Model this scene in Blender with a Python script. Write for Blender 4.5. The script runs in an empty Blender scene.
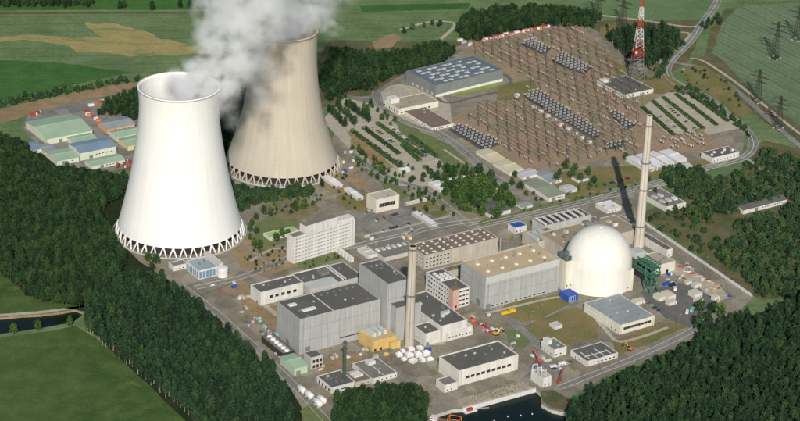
import bpy, bmesh, math, random
from math import radians, sin, cos, pi, hypot, atan2, sqrt
from mathutils import Vector, Matrix, noise
from mathutils.geometry import tessellate_polygon
random.seed(7)
S = bpy.context.scene
C = S.collection

# ---------------------------------------------------------------- camera
cam = bpy.data.cameras.new('camera'); cam.lens = 99.0; cam.sensor_width = 36.0
cam.clip_start = 5.0; cam.clip_end = 30000.0
co = bpy.data.objects.new('camera', cam); C.objects.link(co)
co.matrix_world = (Matrix.Translation((0, -2003.46, 892.0)) @ Matrix.Rotation(radians(66), 4, 'X')
                   @ Matrix.Rotation(radians(2.1), 4, 'Z'))
S.camera = co

# ---------------------------------------------------------------- sky and sun
SUN_EL, SUN_AZ = radians(31.5), radians(-88)        # azimuth of the sun seen from the site, from +X
W = bpy.data.worlds.new('World'); S.world = W; W.use_nodes = True
nt = W.node_tree; nt.nodes.clear()
sky = nt.nodes.new('ShaderNodeTexSky'); sky.sky_type = 'NISHITA'; sky.sun_disc = False
sky.sun_elevation = SUN_EL; sky.sun_rotation = pi / 2 - SUN_AZ
sky.air_density = 1.0; sky.dust_density = 1.2; sky.altitude = 100
bg = nt.nodes.new('ShaderNodeBackground'); bg.inputs['Strength'].default_value = 0.075
wo = nt.nodes.new('ShaderNodeOutputWorld')
nt.links.new(sky.outputs[0], bg.inputs[0]); nt.links.new(bg.outputs[0], wo.inputs[0])
sl = bpy.data.lights.new('sun', 'SUN'); sl.energy = 4.1; sl.angle = radians(0.53); sl.color = (1.0, 0.955, 0.89)
so = bpy.data.objects.new('sun', sl); C.objects.link(so)
so.rotation_euler = Vector((-cos(SUN_EL) * cos(SUN_AZ), -cos(SUN_EL) * sin(SUN_AZ), -sin(SUN_EL))).to_track_quat('-Z', 'Y').to_euler()
so.location = (0, -300, 600)
S.view_settings.view_transform = 'Standard'; S.view_settings.look = 'None'
S.view_settings.exposure = 0.06; S.view_settings.gamma = 1.0
S.render.engine = 'CYCLES'
S.cycles.use_denoising = True
S.cycles.max_bounces = 10; S.cycles.diffuse_bounces = 3; S.cycles.transparent_max_bounces = 8
S.cycles.volume_bounces = 8

# ---------------------------------------------------------------- materials
def hexc(h):
    v = [int(h[i:i + 2], 16) / 255 for i in (0, 2, 4)]
    return tuple((c / 12.92 if c <= .04045 else ((c + .055) / 1.055) ** 2.4) for c in v)
def new_mat(name, rough=.8, metal=0.0, spec=.3):
    m = bpy.data.materials.new(name); m.use_nodes = True
    t = m.node_tree; b = t.nodes['Principled BSDF']
    b.inputs['Roughness'].default_value = rough; b.inputs['Metallic'].default_value = metal
    b.inputs['Specular IOR Level'].default_value = spec
    return m, t, b
def N(t, ty, **kw):
    n = t.nodes.new(ty)
    for k, v in kw.items():
        if k in n.inputs: n.inputs[k].default_value = v
        else: setattr(n, k, v)
    return n
def ntex(t, vec, scale, detail=4, rough=.55):
    n = N(t, 'ShaderNodeTexNoise'); n.inputs['Scale'].default_value = scale
    n.inputs['Detail'].default_value = detail; n.inputs['Roughness'].default_value = rough
    t.links.new(vec, n.inputs['Vector']); return n.outputs['Fac']
def ramp(t, fac, stops):
    r = t.nodes.new('ShaderNodeValToRGB'); e = r.color_ramp.elements
    while len(e) < len(stops): e.new(.5)
    for i, (p, c) in enumerate(stops):
        e[i].position = p; e[i].color = (c if len(c) == 4 else (*c, 1))
    t.links.new(fac, r.inputs[0]); return r.outputs[0]
def g(v): return (v, v, v)
def mixc(t, fac, a, b, mode='MIX'):
    m = t.nodes.new('ShaderNodeMix'); m.data_type = 'RGBA'; m.blend_type = mode
    for s, v in ((m.inputs[0], fac), (m.inputs[6], a), (m.inputs[7], b)):
        if hasattr(v, 'is_output') or isinstance(v, bpy.types.NodeSocket): t.links.new(v, s)
        elif isinstance(v, tuple): s.default_value = (*v, 1) if len(v) == 3 else v
        else: s.default_value = v
    return m.outputs[2]
def coords(t, kind='Object', scale=None, rot=None):
    tc = t.nodes.new('ShaderNodeTexCoord'); o = tc.outputs[kind]
    if scale or rot:
        mp = t.nodes.new('ShaderNodeMapping')
        if scale: mp.inputs['Scale'].default_value = scale
        if rot: mp.inputs['Rotation'].default_value = (0, 0, radians(rot))
        t.links.new(o, mp.inputs['Vector']); o = mp.outputs[0]
    return o
_mats = {}
def surf(name, col, rough=.8, var=.18, big=.06, fine=.7, stain=0.0, metal=0.0, spec=.3, ribs=0.0, rust=None):
    """painted / concrete / metal surface: broad stains, fine mottling, rain streaks down the wall"""
    if name in _mats: return _mats[name]
    m, t, b = new_mat(name, rough, metal, spec)
    o = coords(t)
    n1 = ntex(t, o, big, 5); n2 = ntex(t, o, fine, 3)
    c = mixc(t, ramp(t, n1, [(.3, g(0)), (.7, g(1))]), tuple(max(0, v * (1 - var)) for v in col), tuple(min(1, v * (1 + var * .7)) for v in col))
    c = mixc(t, 1.0, c, ramp(t, n2, [(.25, g(1 - var * .7)), (.75, g(1.0))]), 'MULTIPLY')
    if stain:
        ov = coords(t, scale=(.35, .35, .03)); n3 = ntex(t, ov, 1.0, 5, .65)
        c = mixc(t, 1.0, c, ramp(t, n3, [(.35, g(1 - stain)), (.62, g(1))]), 'MULTIPLY')
    if rust:
        n4 = ntex(t, o, .22, 6, .7)
        c = mixc(t, ramp(t, n4, [(.55, g(0)), (.7, g(.8))]), c, rust)
    if ribs:
        bmp = t.nodes.new('ShaderNodeBump'); bmp.inputs['Strength'].default_value = .5; bmp.inputs['Distance'].default_value = .15
        w = t.nodes.new('ShaderNodeTexWave'); w.inputs['Scale'].default_value = ribs; w.bands_direction = 'DIAGONAL'
        t.links.new(coords(t, scale=(1, 1, 0)), w.inputs['Vector'])
        t.links.new(w.outputs['Fac'], bmp.inputs['Height']); t.links.new(bmp.outputs[0], b.inputs['Normal'])
        c = mixc(t, 1.0, c, ramp(t, w.outputs['Fac'], [(0, g(.95)), (1, g(1))]), 'MULTIPLY')
    t.links.new(c, b.inputs['Base Color']); _mats[name] = m; return m
def land(name, cols, s1=.006, s2=.05, s3=.5, tram=None, slabs=None, rows=None, rowamt=.15, rot=0, mid=(.35, .65), patch=None, stretch=(1, 1, 1)):
    """ground cover: three colours blended at field, patch and clump scale, optional crop rows or tramlines"""
    m, t, b = new_mat(name, .95, 0, .1)
    o = coords(t, scale=stretch, rot=rot)
    a = ntex(t, o, s1, 6, .6); d = ntex(t, o, s2, 6, .65); e = ntex(t, o, s3, 4, .6)
    c = mixc(t, ramp(t, a, [(mid[0], g(0)), (mid[1], g(1))]), cols[0], cols[1])
    c = mixc(t, ramp(t, d, [(.42, g(0)), (.68, g(.85))]), c, cols[2])
    c = mixc(t, 1.0, c, ramp(t, e, [(.2, g(.62)), (.75, g(1.12))]), 'MULTIPLY')
    if patch:
        p = ntex(t, o, patch[1], 7, .7)
        c = mixc(t, ramp(t, p, [(patch[2], g(0)), (patch[2] + .08, g(patch[3]))]), c, patch[0])
    if slabs:
        vo = t.nodes.new('ShaderNodeTexVoronoi'); vo.distance = 'CHEBYCHEV'; vo.inputs['Scale'].default_value = slabs
        t.links.new(coords(t, rot=-33.4), vo.inputs['Vector']); sp = t.nodes.new('ShaderNodeSeparateColor'); t.links.new(vo.outputs['Color'], sp.inputs[0])
        c = mixc(t, 1.0, c, ramp(t, sp.outputs[0], [(.1, g(.8)), (.5, g(.97)), (.9, g(1.12))]), 'MULTIPLY')
        ve = t.nodes.new('ShaderNodeTexVoronoi'); ve.feature = 'DISTANCE_TO_EDGE'; ve.inputs['Scale'].default_value = slabs * .6
        t.links.new(coords(t, rot=-20), ve.inputs['Vector'])
        c = mixc(t, 1.0, c, ramp(t, ve.outputs['Distance'], [(0, g(.82)), (.02, g(1))]), 'MULTIPLY')
    if tram:
        w = t.nodes.new('ShaderNodeTexWave'); w.inputs['Scale'].default_value = tram; w.bands_direction = 'Y'; w.inputs['Distortion'].default_value = 1.2; w.inputs['Detail'].default_value = 1; w.inputs['Detail Scale'].default_value = .08
        t.links.new(o, w.inputs['Vector'])
        c = mixc(t, 1.0, c, ramp(t, w.outputs['Fac'], [(0, g(.84)), (.03, g(.88)), (.07, g(1))]), 'MULTIPLY')
    if rows:
        w = t.nodes.new('ShaderNodeTexWave'); w.inputs['Scale'].default_value = rows; w.bands_direction = 'Y'
        w.inputs['Distortion'].default_value = 2.0; w.inputs['Detail'].default_value = 2; w.inputs['Detail Scale'].default_value = .4
        t.links.new(o, w.inputs['Vector'])
        c = mixc(t, 1.0, c, ramp(t, w.outputs['Fac'], [(0, g(1 - rowamt)), (.6, g(1))]), 'MULTIPLY')
    t.links.new(c, b.inputs['Base Color'])
    bmp = t.nodes.new('ShaderNodeBump'); bmp.inputs['Strength'].default_value = .6; bmp.inputs['Distance'].default_value = .6
    t.links.new(e, bmp.inputs['Height']); t.links.new(bmp.outputs[0], b.inputs['Normal'])
    _mats[name] = m; return m
def leafy(name, dark, light, hue=.0):
    m, t, b = new_mat(name, .75, 0, .2)
    oi = t.nodes.new('ShaderNodeObjectInfo')
    o = coords(t); n = ntex(t, o, .35, 3)
    c = mixc(t, oi.outputs['Random'], dark, light)
    wn = t.nodes.new('ShaderNodeTexWhiteNoise'); wn.noise_dimensions = '1D'; t.links.new(oi.outputs['Random'], wn.inputs['W'])
    c = mixc(t, ramp(t, wn.outputs['Value'], [(.7, g(0)), (1, g(.7))]), c, tuple(min(1, v) for v in (light[0] * 1.7, light[1] * 1.35, light[2] * 1.1)))
    c = mixc(t, 1.0, c, ramp(t, n, [(.3, g(.6)), (.7, g(1.25))]), 'MULTIPLY')
    t.links.new(c, b.inputs['Base Color'])
    _mats[name] = m; return m
def glassy(name, col, rough=.12):
    if name in _mats: return _mats[name]
    m, t, b = new_mat(name, rough, 0, .6)
    n = ntex(t, coords(t), .8, 3)
    t.links.new(mixc(t, n, tuple(v * .5 for v in col), tuple(v * 1.3 for v in col)), b.inputs['Base Color'])
    _mats[name] = m; return m

# grounds
grass_far = land('pasture_grass', (hexc('5f754c'), hexc('6c8257'), hexc('7f9163')), .004, .02, .25, rows=.05, rowamt=.08, rot=-8, tram=.011)
grass_dark = land('dark_crop', (hexc('3b6330'), hexc('466f37'), hexc('527840')), .006, .03, .3, rows=.04, rowamt=.12, rot=-8)
grass_mead = land('meadow_grass', (hexc('3c552c'), hexc('4b6335'), hexc('5c703d')), .008, .05, .5, patch=(hexc('6b7742'), .03, .6, .6))
crop_grey = land('cereal_crop', (hexc('667a5c'), hexc('718464'), hexc('7b8c69')), .004, .02, .25, rows=.035, rowamt=.12, rot=60, tram=.012)
stubble_m = land('dry_stubble', (hexc('a39660'), hexc('ae9d69'), hexc('8f8c5c')), .012, .05, .35, stretch=(.5, 1.4, 1), patch=(hexc('6f7d54'), .03, .53, .9))
dry_lawn = land('dry_lawn', (hexc('857a52'), hexc('737245'), hexc('95825d')), .02, .08, .6, patch=(hexc('636e40'), .04, .52, .9))
lawn_m = land('lawn', (hexc('62734a'), hexc('707c50'), hexc('82865a')), .02, .1, .7)
scrub_m = land('scrub_ground', (hexc('515c3c'), hexc('646645'), hexc('806f54')), .01, .06, .5)
yard_m = land('worn_yard', (hexc('928b7c'), hexc('a09885'), hexc('7c776b')), .012, .06, .6, patch=(hexc('837b5e'), .022, .54, .85), slabs=.045)
gravel_m = land('switchyard_gravel', (hexc('a38b72'), hexc('9a8770'), hexc('ad957b')), .01, .06, .5, rows=.05, rowamt=.1, rot=-57, patch=(hexc('868264'), .02, .5, .8))
pale_gravel = land('pale_gravel', (hexc('b9b19f'), hexc('aba390'), hexc('c2baa6')), .02, .1, .6)
earth_m = land('bare_earth', (hexc('a68d6f'), hexc('988062'), hexc('827b58')), .02, .08, .6)
asphalt = land('asphalt', (hexc('8b8982'), hexc('959188'), hexc('807e77')), .02, .12, .8, slabs=.06)
asphalt_dk = land('dark_asphalt', (hexc('6f6e6a'), hexc('7b7873'), hexc('666560')), .02, .12, .8)
paint_w = surf('road_paint', (.75, .74, .7), .7, .2)

# buildings
concrete_w = surf('whitewashed_concrete', (.80, .79, .74), .85, .05, .02, .4, stain=.08)
concrete_t = surf('weathered_concrete', hexc('b8ad97'), .9, .10, .03, .5, stain=.16)
white_r = surf('white_render', (.68, .66, .61), .8, .09, stain=.2)
cream_r = surf('cream_render', hexc('d9d4c3'), .8, .08, stain=.14)
beige_r = surf('beige_concrete', hexc('bdb5a5'), .85, .1, stain=.2)
grey_clad = surf('grey_metal_cladding', hexc('adaeab'), .6, .05, stain=.16, ribs=.45)
grey_lt = surf('light_grey_concrete', hexc('bdbbb2'), .8, .08, stain=.16)
grey_dk = surf('dark_grey_cladding', hexc('808582'), .6, .1, stain=.12, ribs=.4)
felt_dk = surf('dark_roof_felt', hexc('62615c'), .92, .14, .05, .4)
felt_md = surf('grey_roof_felt', hexc('7c7971'), .92, .14, .05, .4)
felt_br = surf('brown_roof_gravel', hexc('7d7060'), .95, .14, .05, .6)
felt_tan = surf('tan_roof_gravel', hexc('c2ad8a'), .95, .12, .04, .5)
roof_lt = surf('light_metal_roof', hexc('bfc2bf'), .5, .1, .06, .5, ribs=.4)
roof_green = surf('pale_green_sheet_roof', hexc('9fb69a'), .6, .1, .05, .4, ribs=.3)
roof_lime = surf('lime_green_roof', hexc('a3b873'), .7, .1)
roof_blue = surf('slate_blue_roof', hexc('7d93a4'), .6, .12, ribs=.3)
roof_grey = surf('grey_sheet_roof', hexc('969c9d'), .55, .14, .06, .4, ribs=.3)
white_p = surf('white_paint', (.72, .71, .68), .5, .08, stain=.1)
cream_p = surf('cream_dome_paint', hexc('e3e1d6'), .6, .05, .03, .3, stain=.1)
steel = surf('galvanised_steel', hexc('8f918f'), .5, .12, metal=.4)
steel_dk = surf('dark_steel', hexc('4b4640'), .6, .15, metal=.3)
steel_br = surf('weathered_brown_steel', hexc('776c60'), .7, .2)
green_st = surf('green_painted_steel', hexc('3e6b58'), .5, .15)
green_lt = surf('pale_green_cladding', hexc('b4c8b0'), .6, .08, ribs=.4)
red_p = surf('red_paint', hexc('a44a3e'), .5, .12)
orange_p = surf('orange_paint', hexc('d97a35'), .45, .1)
yellow_p = surf('yellow_paint', hexc('e0b32c'), .5, .1)
ochre_r = surf('ochre_render', hexc('cfb06f'), .8, .1, stain=.15)
brick_p = surf('pinkish_brick', hexc('c6a595'), .85, .12)
blue_p = surf('blue_paint', hexc('2a56a8'), .45, .12)
teal_p = surf('teal_tarpaulin', hexc('7fb8b0'), .5, .1)
glass_d = glassy('dark_window_glass', (.035, .04, .045))
glass_b = glassy('blue_glazing', hexc('6f8fa6'), .15)
glass_s = glassy('skylight_glass', hexc('6b7880'), .45)
white_gl = surf('white_skylight_dome', (.72, .71, .68), .5, .08)
black_m = surf('black_opening', (.02, .02, .02), .9, .2)
bark = surf('pale_bark', hexc('9a9283'), .9, .25)
bark_d = surf('brown_bark', hexc('5c5040'), .9, .25)
insul = surf('white_porcelain', (.70, .69, .66), .35, .05)

# ---------------------------------------------------------------- helpers
class MB:
    """collects boxes, bars, tubes and faces into one mesh"""
    def __init__(s): s.v = []; s.f = []; s.m = []
    def face(s, pts, mi=0):
        k = len(s.v); s.v += [tuple(p) for p in pts]; s.f.append(tuple(range(k, k + len(pts)))); s.m.append(mi)
    def box(s, x0, x1, y0, y1, z0, z1, mi=0, bottom=False):
        k = len(s.v)
        s.v += [(x, y, z) for z in (z0, z1) for x, y in ((x0, y0), (x1, y0), (x1, y1), (x0, y1))]
        fs = [(4, 5, 6, 7), (0, 1, 5, 4), (1, 2, 6, 5), (2, 3, 7, 6), (3, 0, 4, 7)]
        fs.append((3, 2, 1, 0))
        for q in fs: s.f.append(tuple(k + i for i in q)); s.m.append(mi)
    def prism(s, pts, z0, z1, mi=0):
        n = len(pts); k = len(s.v)
        s.v += [(p[0], p[1], z0) for p in pts] + [(p[0], p[1], z1) for p in pts]
        s.f.append(tuple(k + n + i for i in range(n))); s.m.append(mi)
        s.f.append(tuple(k + n - 1 - i for i in range(n))); s.m.append(mi)
        for i in range(n):
            j = (i + 1) % n; s.f.append((k + i, k + j, k + n + j, k + n + i)); s.m.append(mi)
    def bar(s, a, b, r=.2, n=4, mi=0, r2=None):
        a, b = Vector(a), Vector(b); d = (b - a)
        if d.length < 1e-6: return
        d.normalize(); u = d.orthogonal().normalized(); w = d.cross(u); r2 = r if r2 is None else r2
        k = len(s.v)
        for p, q in ((a, r), (b, r2)):
            for i in range(n):
                an = 2 * pi * i / n + pi / n; s.v.append(tuple(p + u * cos(an) * q + w * sin(an) * q))
        for i in range(n):
            j = (i + 1) % n; s.f.append((k + i, k + j, k + n + j, k + n + i)); s.m.append(mi)
        s.f.append(tuple(k + n - 1 - i for i in range(n))); s.m.append(mi)
        s.f.append(tuple(k + n + i for i in range(n))); s.m.append(mi)
    def lathe(s, prof, n=24, mi=0, cx=0, cy=0, cap=True):
        k = len(s.v)
        for r, z in prof:
            for i in range(n): s.v.append((cx + r * cos(2 * pi * i / n), cy + r * sin(2 * pi * i / n), z))
        for q in range(len(prof) - 1):
            for i in range(n):
                j = (i + 1) % n
                s.f.append((k + q * n + i, k + q * n + j, k + (q + 1) * n + j, k + (q + 1) * n + i)); s.m.append(mi)
        if cap:
            s.f.append(tuple(k + (len(prof) - 1) * n + i for i in range(n))); s.m.append(mi)
    def mesh(s, name, mats, smooth=False):
        me = bpy.data.meshes.new(name); me.from_pydata(s.v, [], s.f)
        for m in (mats if isinstance(mats, (list, tuple)) else [mats]): me.materials.append(m)
        me.polygons.foreach_set('material_index', s.m)
        if smooth: me.polygons.foreach_set('use_smooth', [True] * len(s.f))
        me.update(); return me
def put(name, me, parent=None, loc=(0, 0, 0), rz=0.0, sc=None):
    o = bpy.data.objects.new(name, me); C.objects.link(o)
    o.location = loc; o.rotation_euler = (0, 0, rz)
    if sc: o.scale = sc
    if parent: o.parent = parent
    return o
def tag(o, label, cat=None, group=None, kind=None):
    o['label'] = label
    if cat: o['category'] = cat
    if group: o['group'] = group
    if kind: o['kind'] = kind
    return o
def empty(name, label, cat, loc, rz=0.0, group=None):
    return tag(put(name, None, None, (loc[0], loc[1], loc[2] if len(loc) > 2 else 0), rz), label, cat, group)
def copy_thing(o, loc, rz, label=None, parent=None, sc=None):
    c = o.copy(); C.objects.link(c); c.location = loc; c.rotation_euler = (0, 0, rz)
    if sc: c.scale = (sc, sc, sc)
    if label: c['label'] = label
    for ch in o.children:
        d = ch.copy(); C.objects.link(d); d.parent = c
        for e in ch.children:
            q = e.copy(); C.objects.link(q); q.parent = d
    return c
_bx = {}
def boxm(w, d, h, mat):
    """box with bevel-cut top edges, origin at its lower centre; shared between alike pieces"""
    key = (round(w, 2), round(d, 2), round(h, 2), mat.name)
    if key not in _bx:
        b = MB(); c = min(w, d, h) * .06
        b.box(-w / 2, w / 2, -d / 2, d / 2, 0, h - c)
        k = len(b.v); x, y = w / 2 - c, d / 2 - c
        b.v += [(-x, -y, h), (x, -y, h), (x, y, h), (-x, y, h)]
        b.f[0] = (k, k + 1, k + 2, k + 3)
        for i in range(4): b.f.append((4 + i, 4 + (i + 1) % 4, k + (i + 1) % 4, k + i)); b.m.append(0)
        _bx[key] = b.mesh('block', mat)
    return _bx[key]
def ragged(pts, amp, levels=4, seed=0):
    rnd = random.Random(seed); pts = [Vector((p[0], p[1])) for p in pts]
    for l in range(levels):
        out = []
        for i, p in enumerate(pts):
            q = pts[(i + 1) % len(pts)]; d = q - p; n = Vector((-d.y, d.x))
            out.append(p)
            if d.length > 6: out.append((p + q) / 2 + n * rnd.uniform(-amp, amp))
        pts = out
    return pts
_lift = [0]
def sheet(name, pts, z, mat, label, rag=0.0, holes=(), kind='structure', cat=None, seed=0, levels=4):
    _lift[0] += 1; z = z + .0025 * _lift[0] if z >= 0 else z
    if rag: pts = ragged(pts, rag, levels, seed)
    loops = [[Vector((p[0], p[1], 0)) for p in pts]] + [[Vector((p[0], p[1], 0)) for p in h] for h in holes]
    tris = tessellate_polygon(loops); fl = [(v.x, v.y, z) for l in loops for v in l]
    fs = []
    for a, b, c in tris:
        n = (Vector(fl[b]) - Vector(fl[a])).cross(Vector(fl[c]) - Vector(fl[a]))
        fs.append((a, b, c) if n.z > 0 else (a, c, b))
    me = bpy.data.meshes.new(name); me.from_pydata(fl, [], fs); me.materials.append(mat)
    o = put(name, me); return tag(o, label, cat, kind=kind)
def smooth_line(pts, sub=6, closed=False):
    P = [Vector((p[0], p[1], 0)) for p in pts]; n = len(P); out = []
    for i in range(n if closed else n - 1):
        p0, p1, p2, p3 = (P[(i - 1) % n] if closed or i > 0 else P[0], P[i], P[(i + 1) % n], P[(i + 2) % n] if closed or i + 2 < n else P[-1])
        for k in range(sub):
            t = k / sub
            out.append(.5 * ((2 * p1) + (p2 - p0) * t + (2 * p0 - 5 * p1 + 4 * p2 - p3) * t * t + (3 * p1 - p0 - 3 * p2 + p3) * t ** 3))
    if not closed: out.append(P[-1])
    return out
def strip(name, pts, w, z, mat, label, closed=False, h=None, kind='structure', cat=None, sub=6, off=0.0):
    _lift[0] += 1; z += .0025 * _lift[0]
    L = smooth_line(pts, sub, closed); n = len(L); b = MB(); lr = []
    for i, p in enumerate(L):
        a = L[(i - 1) % n] if closed or i else L[0]; c = L[(i + 1) % n] if closed or i < n - 1 else L[-1]
        d = (c - a).normalized(); q = Vector((-d.y, d.x, 0)); lr.append((p + q * (off + w / 2), p + q * (off - w / 2)))
    for i in range(n if closed else n - 1):
        (l0, r0), (l1, r1) = lr[i], lr[(i + 1) % n]
        if h is None: b.face([(r0.x, r0.y, z), (r1.x, r1.y, z), (l1.x, l1.y, z), (l0.x, l0.y, z)])
        else:
            b.face([(r0.x, r0.y, z + h), (r1.x, r1.y, z + h), (l1.x, l1.y, z + h), (l0.x, l0.y, z + h)])
            b.face([(r0.x, r0.y, z), (r1.x, r1.y, z), (r1.x, r1.y, z + h), (r0.x, r0.y, z + h)])
            b.face([(l1.x, l1.y, z), (l0.x, l0.y, z), (l0.x, l0.y, z + h), (l1.x, l1.y, z + h)])
    return tag(put(name, b.mesh(name, mat)), label, cat, kind=kind)
def inpoly(x, y, poly):
    r = False; j = len(poly) - 1
    for i in range(len(poly)):
        xi, yi = poly[i][0], poly[i][1]; xj, yj = poly[j][0], poly[j][1]
        if (yi > y) != (yj > y) and x < (xj - xi) * (y - yi) / (yj - yi) + xi: r = not r
        j = i
    return r
def to_world(root, x, y):
    a = root.rotation_euler.z
    return (root.location.x + x * cos(a) - y * sin(a), root.location.y + x * sin(a) + y * cos(a))
# ---------------------------------------------------------------- the land
canal = [(-482.9,-305.7),(-351.0,-265.1),(-316.9,-256.4),(-286.7,-244.0),(-278.6,-250.3),(-285.0,-267.6),(-308.5,-281.1),(-345.3,-296.6),(-474.3,-340.6)]
basin = [(32.6,-414.1),(49.2,-401.9),(58.3,-400.4),(89.7,-379.1),(120.6,-361.1),(124.5,-369.5),(123.8,-386.9),(132.5,-396.5),(143.9,-400.7),(146.4,-445.3),(134.2,-493.5),(27.2,-501.1),(31.0,-453.7)]
tessouter = [(-5200, -1900), (5200, -1900), (5200, 7000), (-5200, 7000)]
def jag(p, a, s): return [tuple(v) for v in ragged(p, a, 3, s)]
canal_h = jag(canal, .03, 2); basin_h = [tuple(p) for p in basin]
sheet('ground', tessouter, 0.0, grass_far, 'broad green farmland and grass round the whole site', holes=(canal_h, basin_h))
def water_mat(name, col):
    m, t, b = new_mat(name, .25, 0, .12)
    n = ntex(t, coords(t), .25, 5); b.inputs['Base Color'].default_value = (*col, 1)
    bm = t.nodes.new('ShaderNodeBump'); bm.inputs['Strength'].default_value = .25; bm.inputs['Distance'].default_value = .3
    t.links.new(n, bm.inputs['Height']); t.links.new(bm.outputs[0], b.inputs['Normal']); return m
wm = water_mat('dark_river_water', hexc('0d1f1c'))
def grow(p, k):
    cx = sum(q[0] for q in p) / len(p); cy = sum(q[1] for q in p) / len(p)
    return [(cx + (q[0] - cx) * k, cy + (q[1] - cy) * k) for q in p]
sheet('canal_water', grow(canal_h, 1.06), -2.2, wm, 'dark still water of the canal beside the meadow')
sheet('harbour_water', grow(basin_h, 1.08), -3.2, wm, 'dark green water of the small harbour basin')
def bank(name, poly, zb, mat, label):
    b = MB(); n = len(poly)
    for i in range(n):
        p, q = poly[i], poly[(i + 1) % n]
        b.face([(p[0], p[1], zb), (q[0], q[1], zb), (q[0], q[1], 0), (p[0], p[1], 0)])
    return tag(put(name, b.mesh(name, mat)), label, kind='structure')
bank('canal_bank', canal_h, -4, earth_m, 'bare earth bank along the canal')
bank('harbour_bank', basin_h, -5, grey_lt, 'pale concrete side walls of the harbour basin')
strip('towpath', [(-450.5,-295.5),(-351.7,-261.2),(-317.6,-252.5),(-289.1,-240.2),(-280.6,-236.4)], 5, .1, pale_gravel, 'pale gravel towpath along the far canal bank')

sheet('upper_pasture', [(-809.6,522.9),(-499.4,554.2),(-354.4,572.5),(-219.7,585.8),(-96.2,599.8),(-55.7,500.3),(-118.1,324.9),(-289.7,339.2),(-384.6,291.2),(-443.4,245.2),(-700.7,146.3)], .02, grass_far, 'wide pale green pasture beyond the sheds', .02)
sheet('dark_crop_field', [(-701.1,388.4),(-469.0,386.2),(-399.1,383.6),(-315.4,362.5),(-361.6,325.2),(-406.6,288.9),(-445.6,257.1),(-638.8,152.4)], .05, grass_dark, 'darker green crop field beside the tree row', .03, seed=3)
sheet('far_dark_field', [(-830.0,593.5),(-435.9,619.4),(-223.6,632.0),(-97.7,634.6),(-96.6,607.4),(-257.4,591.1),(-500.7,561.6),(-811.7,530.1)], .04, grass_dark, 'dark green field at the far edge', .01)
sheet('stubble_field', [(-552.9,456.6),(-483.1,464.2),(-439.8,476.1),(-398.0,468.2),(-360.0,477.7),(-386.3,511.0),(-390.1,529.0),(-363.5,530.1),(-321.7,507.2),(-294.2,477.8),(-237.6,448.7),(-203.9,428.1),(-275.9,420.4),(-321.9,413.8),(-384.0,422.5),(-401.6,444.9),(-436.4,455.2),(-480.0,446.9),(-548.7,435.9)], .08, stubble_m, 'ochre patch of flattened dry crop in the pasture', .12, seed=5, levels=5)
sheet('far_green_field', [(-70.9,773.5),(93.9,771.7),(78.7,627.3),(59.5,579.2),(-57.5,558.6)], .03, grass_far, 'green field behind the sand-coloured cooling tower', .02)
sheet('field_strip', [(-59.7,627.2),(79.1,654.8),(76.2,630.9),(-56.5,604.3)], .06, grass_dark, 'darker strip across the green field behind the tower', .02)
sheet('north_field', [(147.6,799.6),(437.9,834.3),(367.4,598.4),(291.4,612.7),(237.1,625.8),(194.7,680.0)], .03, land('spring_crop', (hexc('617b52'), hexc('6c855a'), hexc('758d61')), .004, .03, .3, rows=.05, rowamt=.15, rot=15), 'green field between the wood and the main road', .02)
sheet('cereal_field', [(374.0,547.2),(401.7,656.1),(431.9,683.2),(506.1,707.7),(643.8,752.1),(657.1,250.2),(462.1,202.6),(427.7,263.1),(391.8,370.8),(354.9,474.0)], .04, crop_grey, 'grey-green cereal field with tramlines on the far right', .02)
sheet('field_margin', [(338.4,465.3),(359.2,491.9),(386.9,615.8),(406.2,672.3),(417.9,673.7),(393.6,608.9),(369.0,503.5),(394.7,393.9),(440.3,273.3),(473.1,203.6),(446.6,173.0),(398.2,290.2),(363.0,420.3)], .06, scrub_m, 'rough brownish margin between the cereal field and the road', .04)
sheet('meadow', [(-511.2,-330.5),(-343.9,-304.1),(-303.0,-287.5),(-281.9,-276.1),(-265.2,-294.0),(-156.1,-443.0),(-125.8,-512.0),(-472.2,-536.7)], .04, grass_mead, 'dark green meadow below the canal', .02)
sheet('clearing', [(-444.9,-158.1),(-367.7,-173.1),(-336.4,-220.7),(-284.2,-236.7),(-301.0,-244.1),(-352.2,-258.3),(-427.6,-280.1)], .3, grass_mead, 'grassy clearing between the wood and the canal', .05)
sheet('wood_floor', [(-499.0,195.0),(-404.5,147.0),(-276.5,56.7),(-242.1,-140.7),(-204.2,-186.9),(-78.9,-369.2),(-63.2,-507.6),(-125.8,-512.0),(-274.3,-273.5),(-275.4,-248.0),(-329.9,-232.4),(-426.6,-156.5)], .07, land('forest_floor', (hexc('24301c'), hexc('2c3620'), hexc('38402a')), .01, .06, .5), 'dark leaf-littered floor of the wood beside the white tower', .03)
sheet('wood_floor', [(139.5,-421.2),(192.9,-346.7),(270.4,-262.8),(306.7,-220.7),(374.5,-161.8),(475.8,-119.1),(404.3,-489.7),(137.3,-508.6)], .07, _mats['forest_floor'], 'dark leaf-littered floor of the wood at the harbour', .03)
sheet('scrubland', [(240.3,10.6),(297.6,78.8),(362.5,143.1),(391.5,224.4),(479.2,176.1),(471.6,-141.0),(335.8,-173.4),(329.9,-161.3)], .05, scrub_m, 'scrubby rough ground outside the boundary fence', .03)
sheet('north_scrub', [(-94.8,265.2),(-91.7,496.3),(-7.4,498.4),(65.0,513.4),(76.9,496.8),(40.6,433.6),(-11.4,374.6),(-33.0,317.8),(-66.4,305.0)], .05, scrub_m, 'rough ground round the trees behind the sand-coloured tower', .05)
sheet('mast_scrub', [(215.3,596.6),(367.4,621.2),(339.1,472.3),(307.6,417.9),(284.9,398.9),(254.9,463.3)], .05, scrub_m, 'rough olive ground round the lattice mast', .04)
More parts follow.
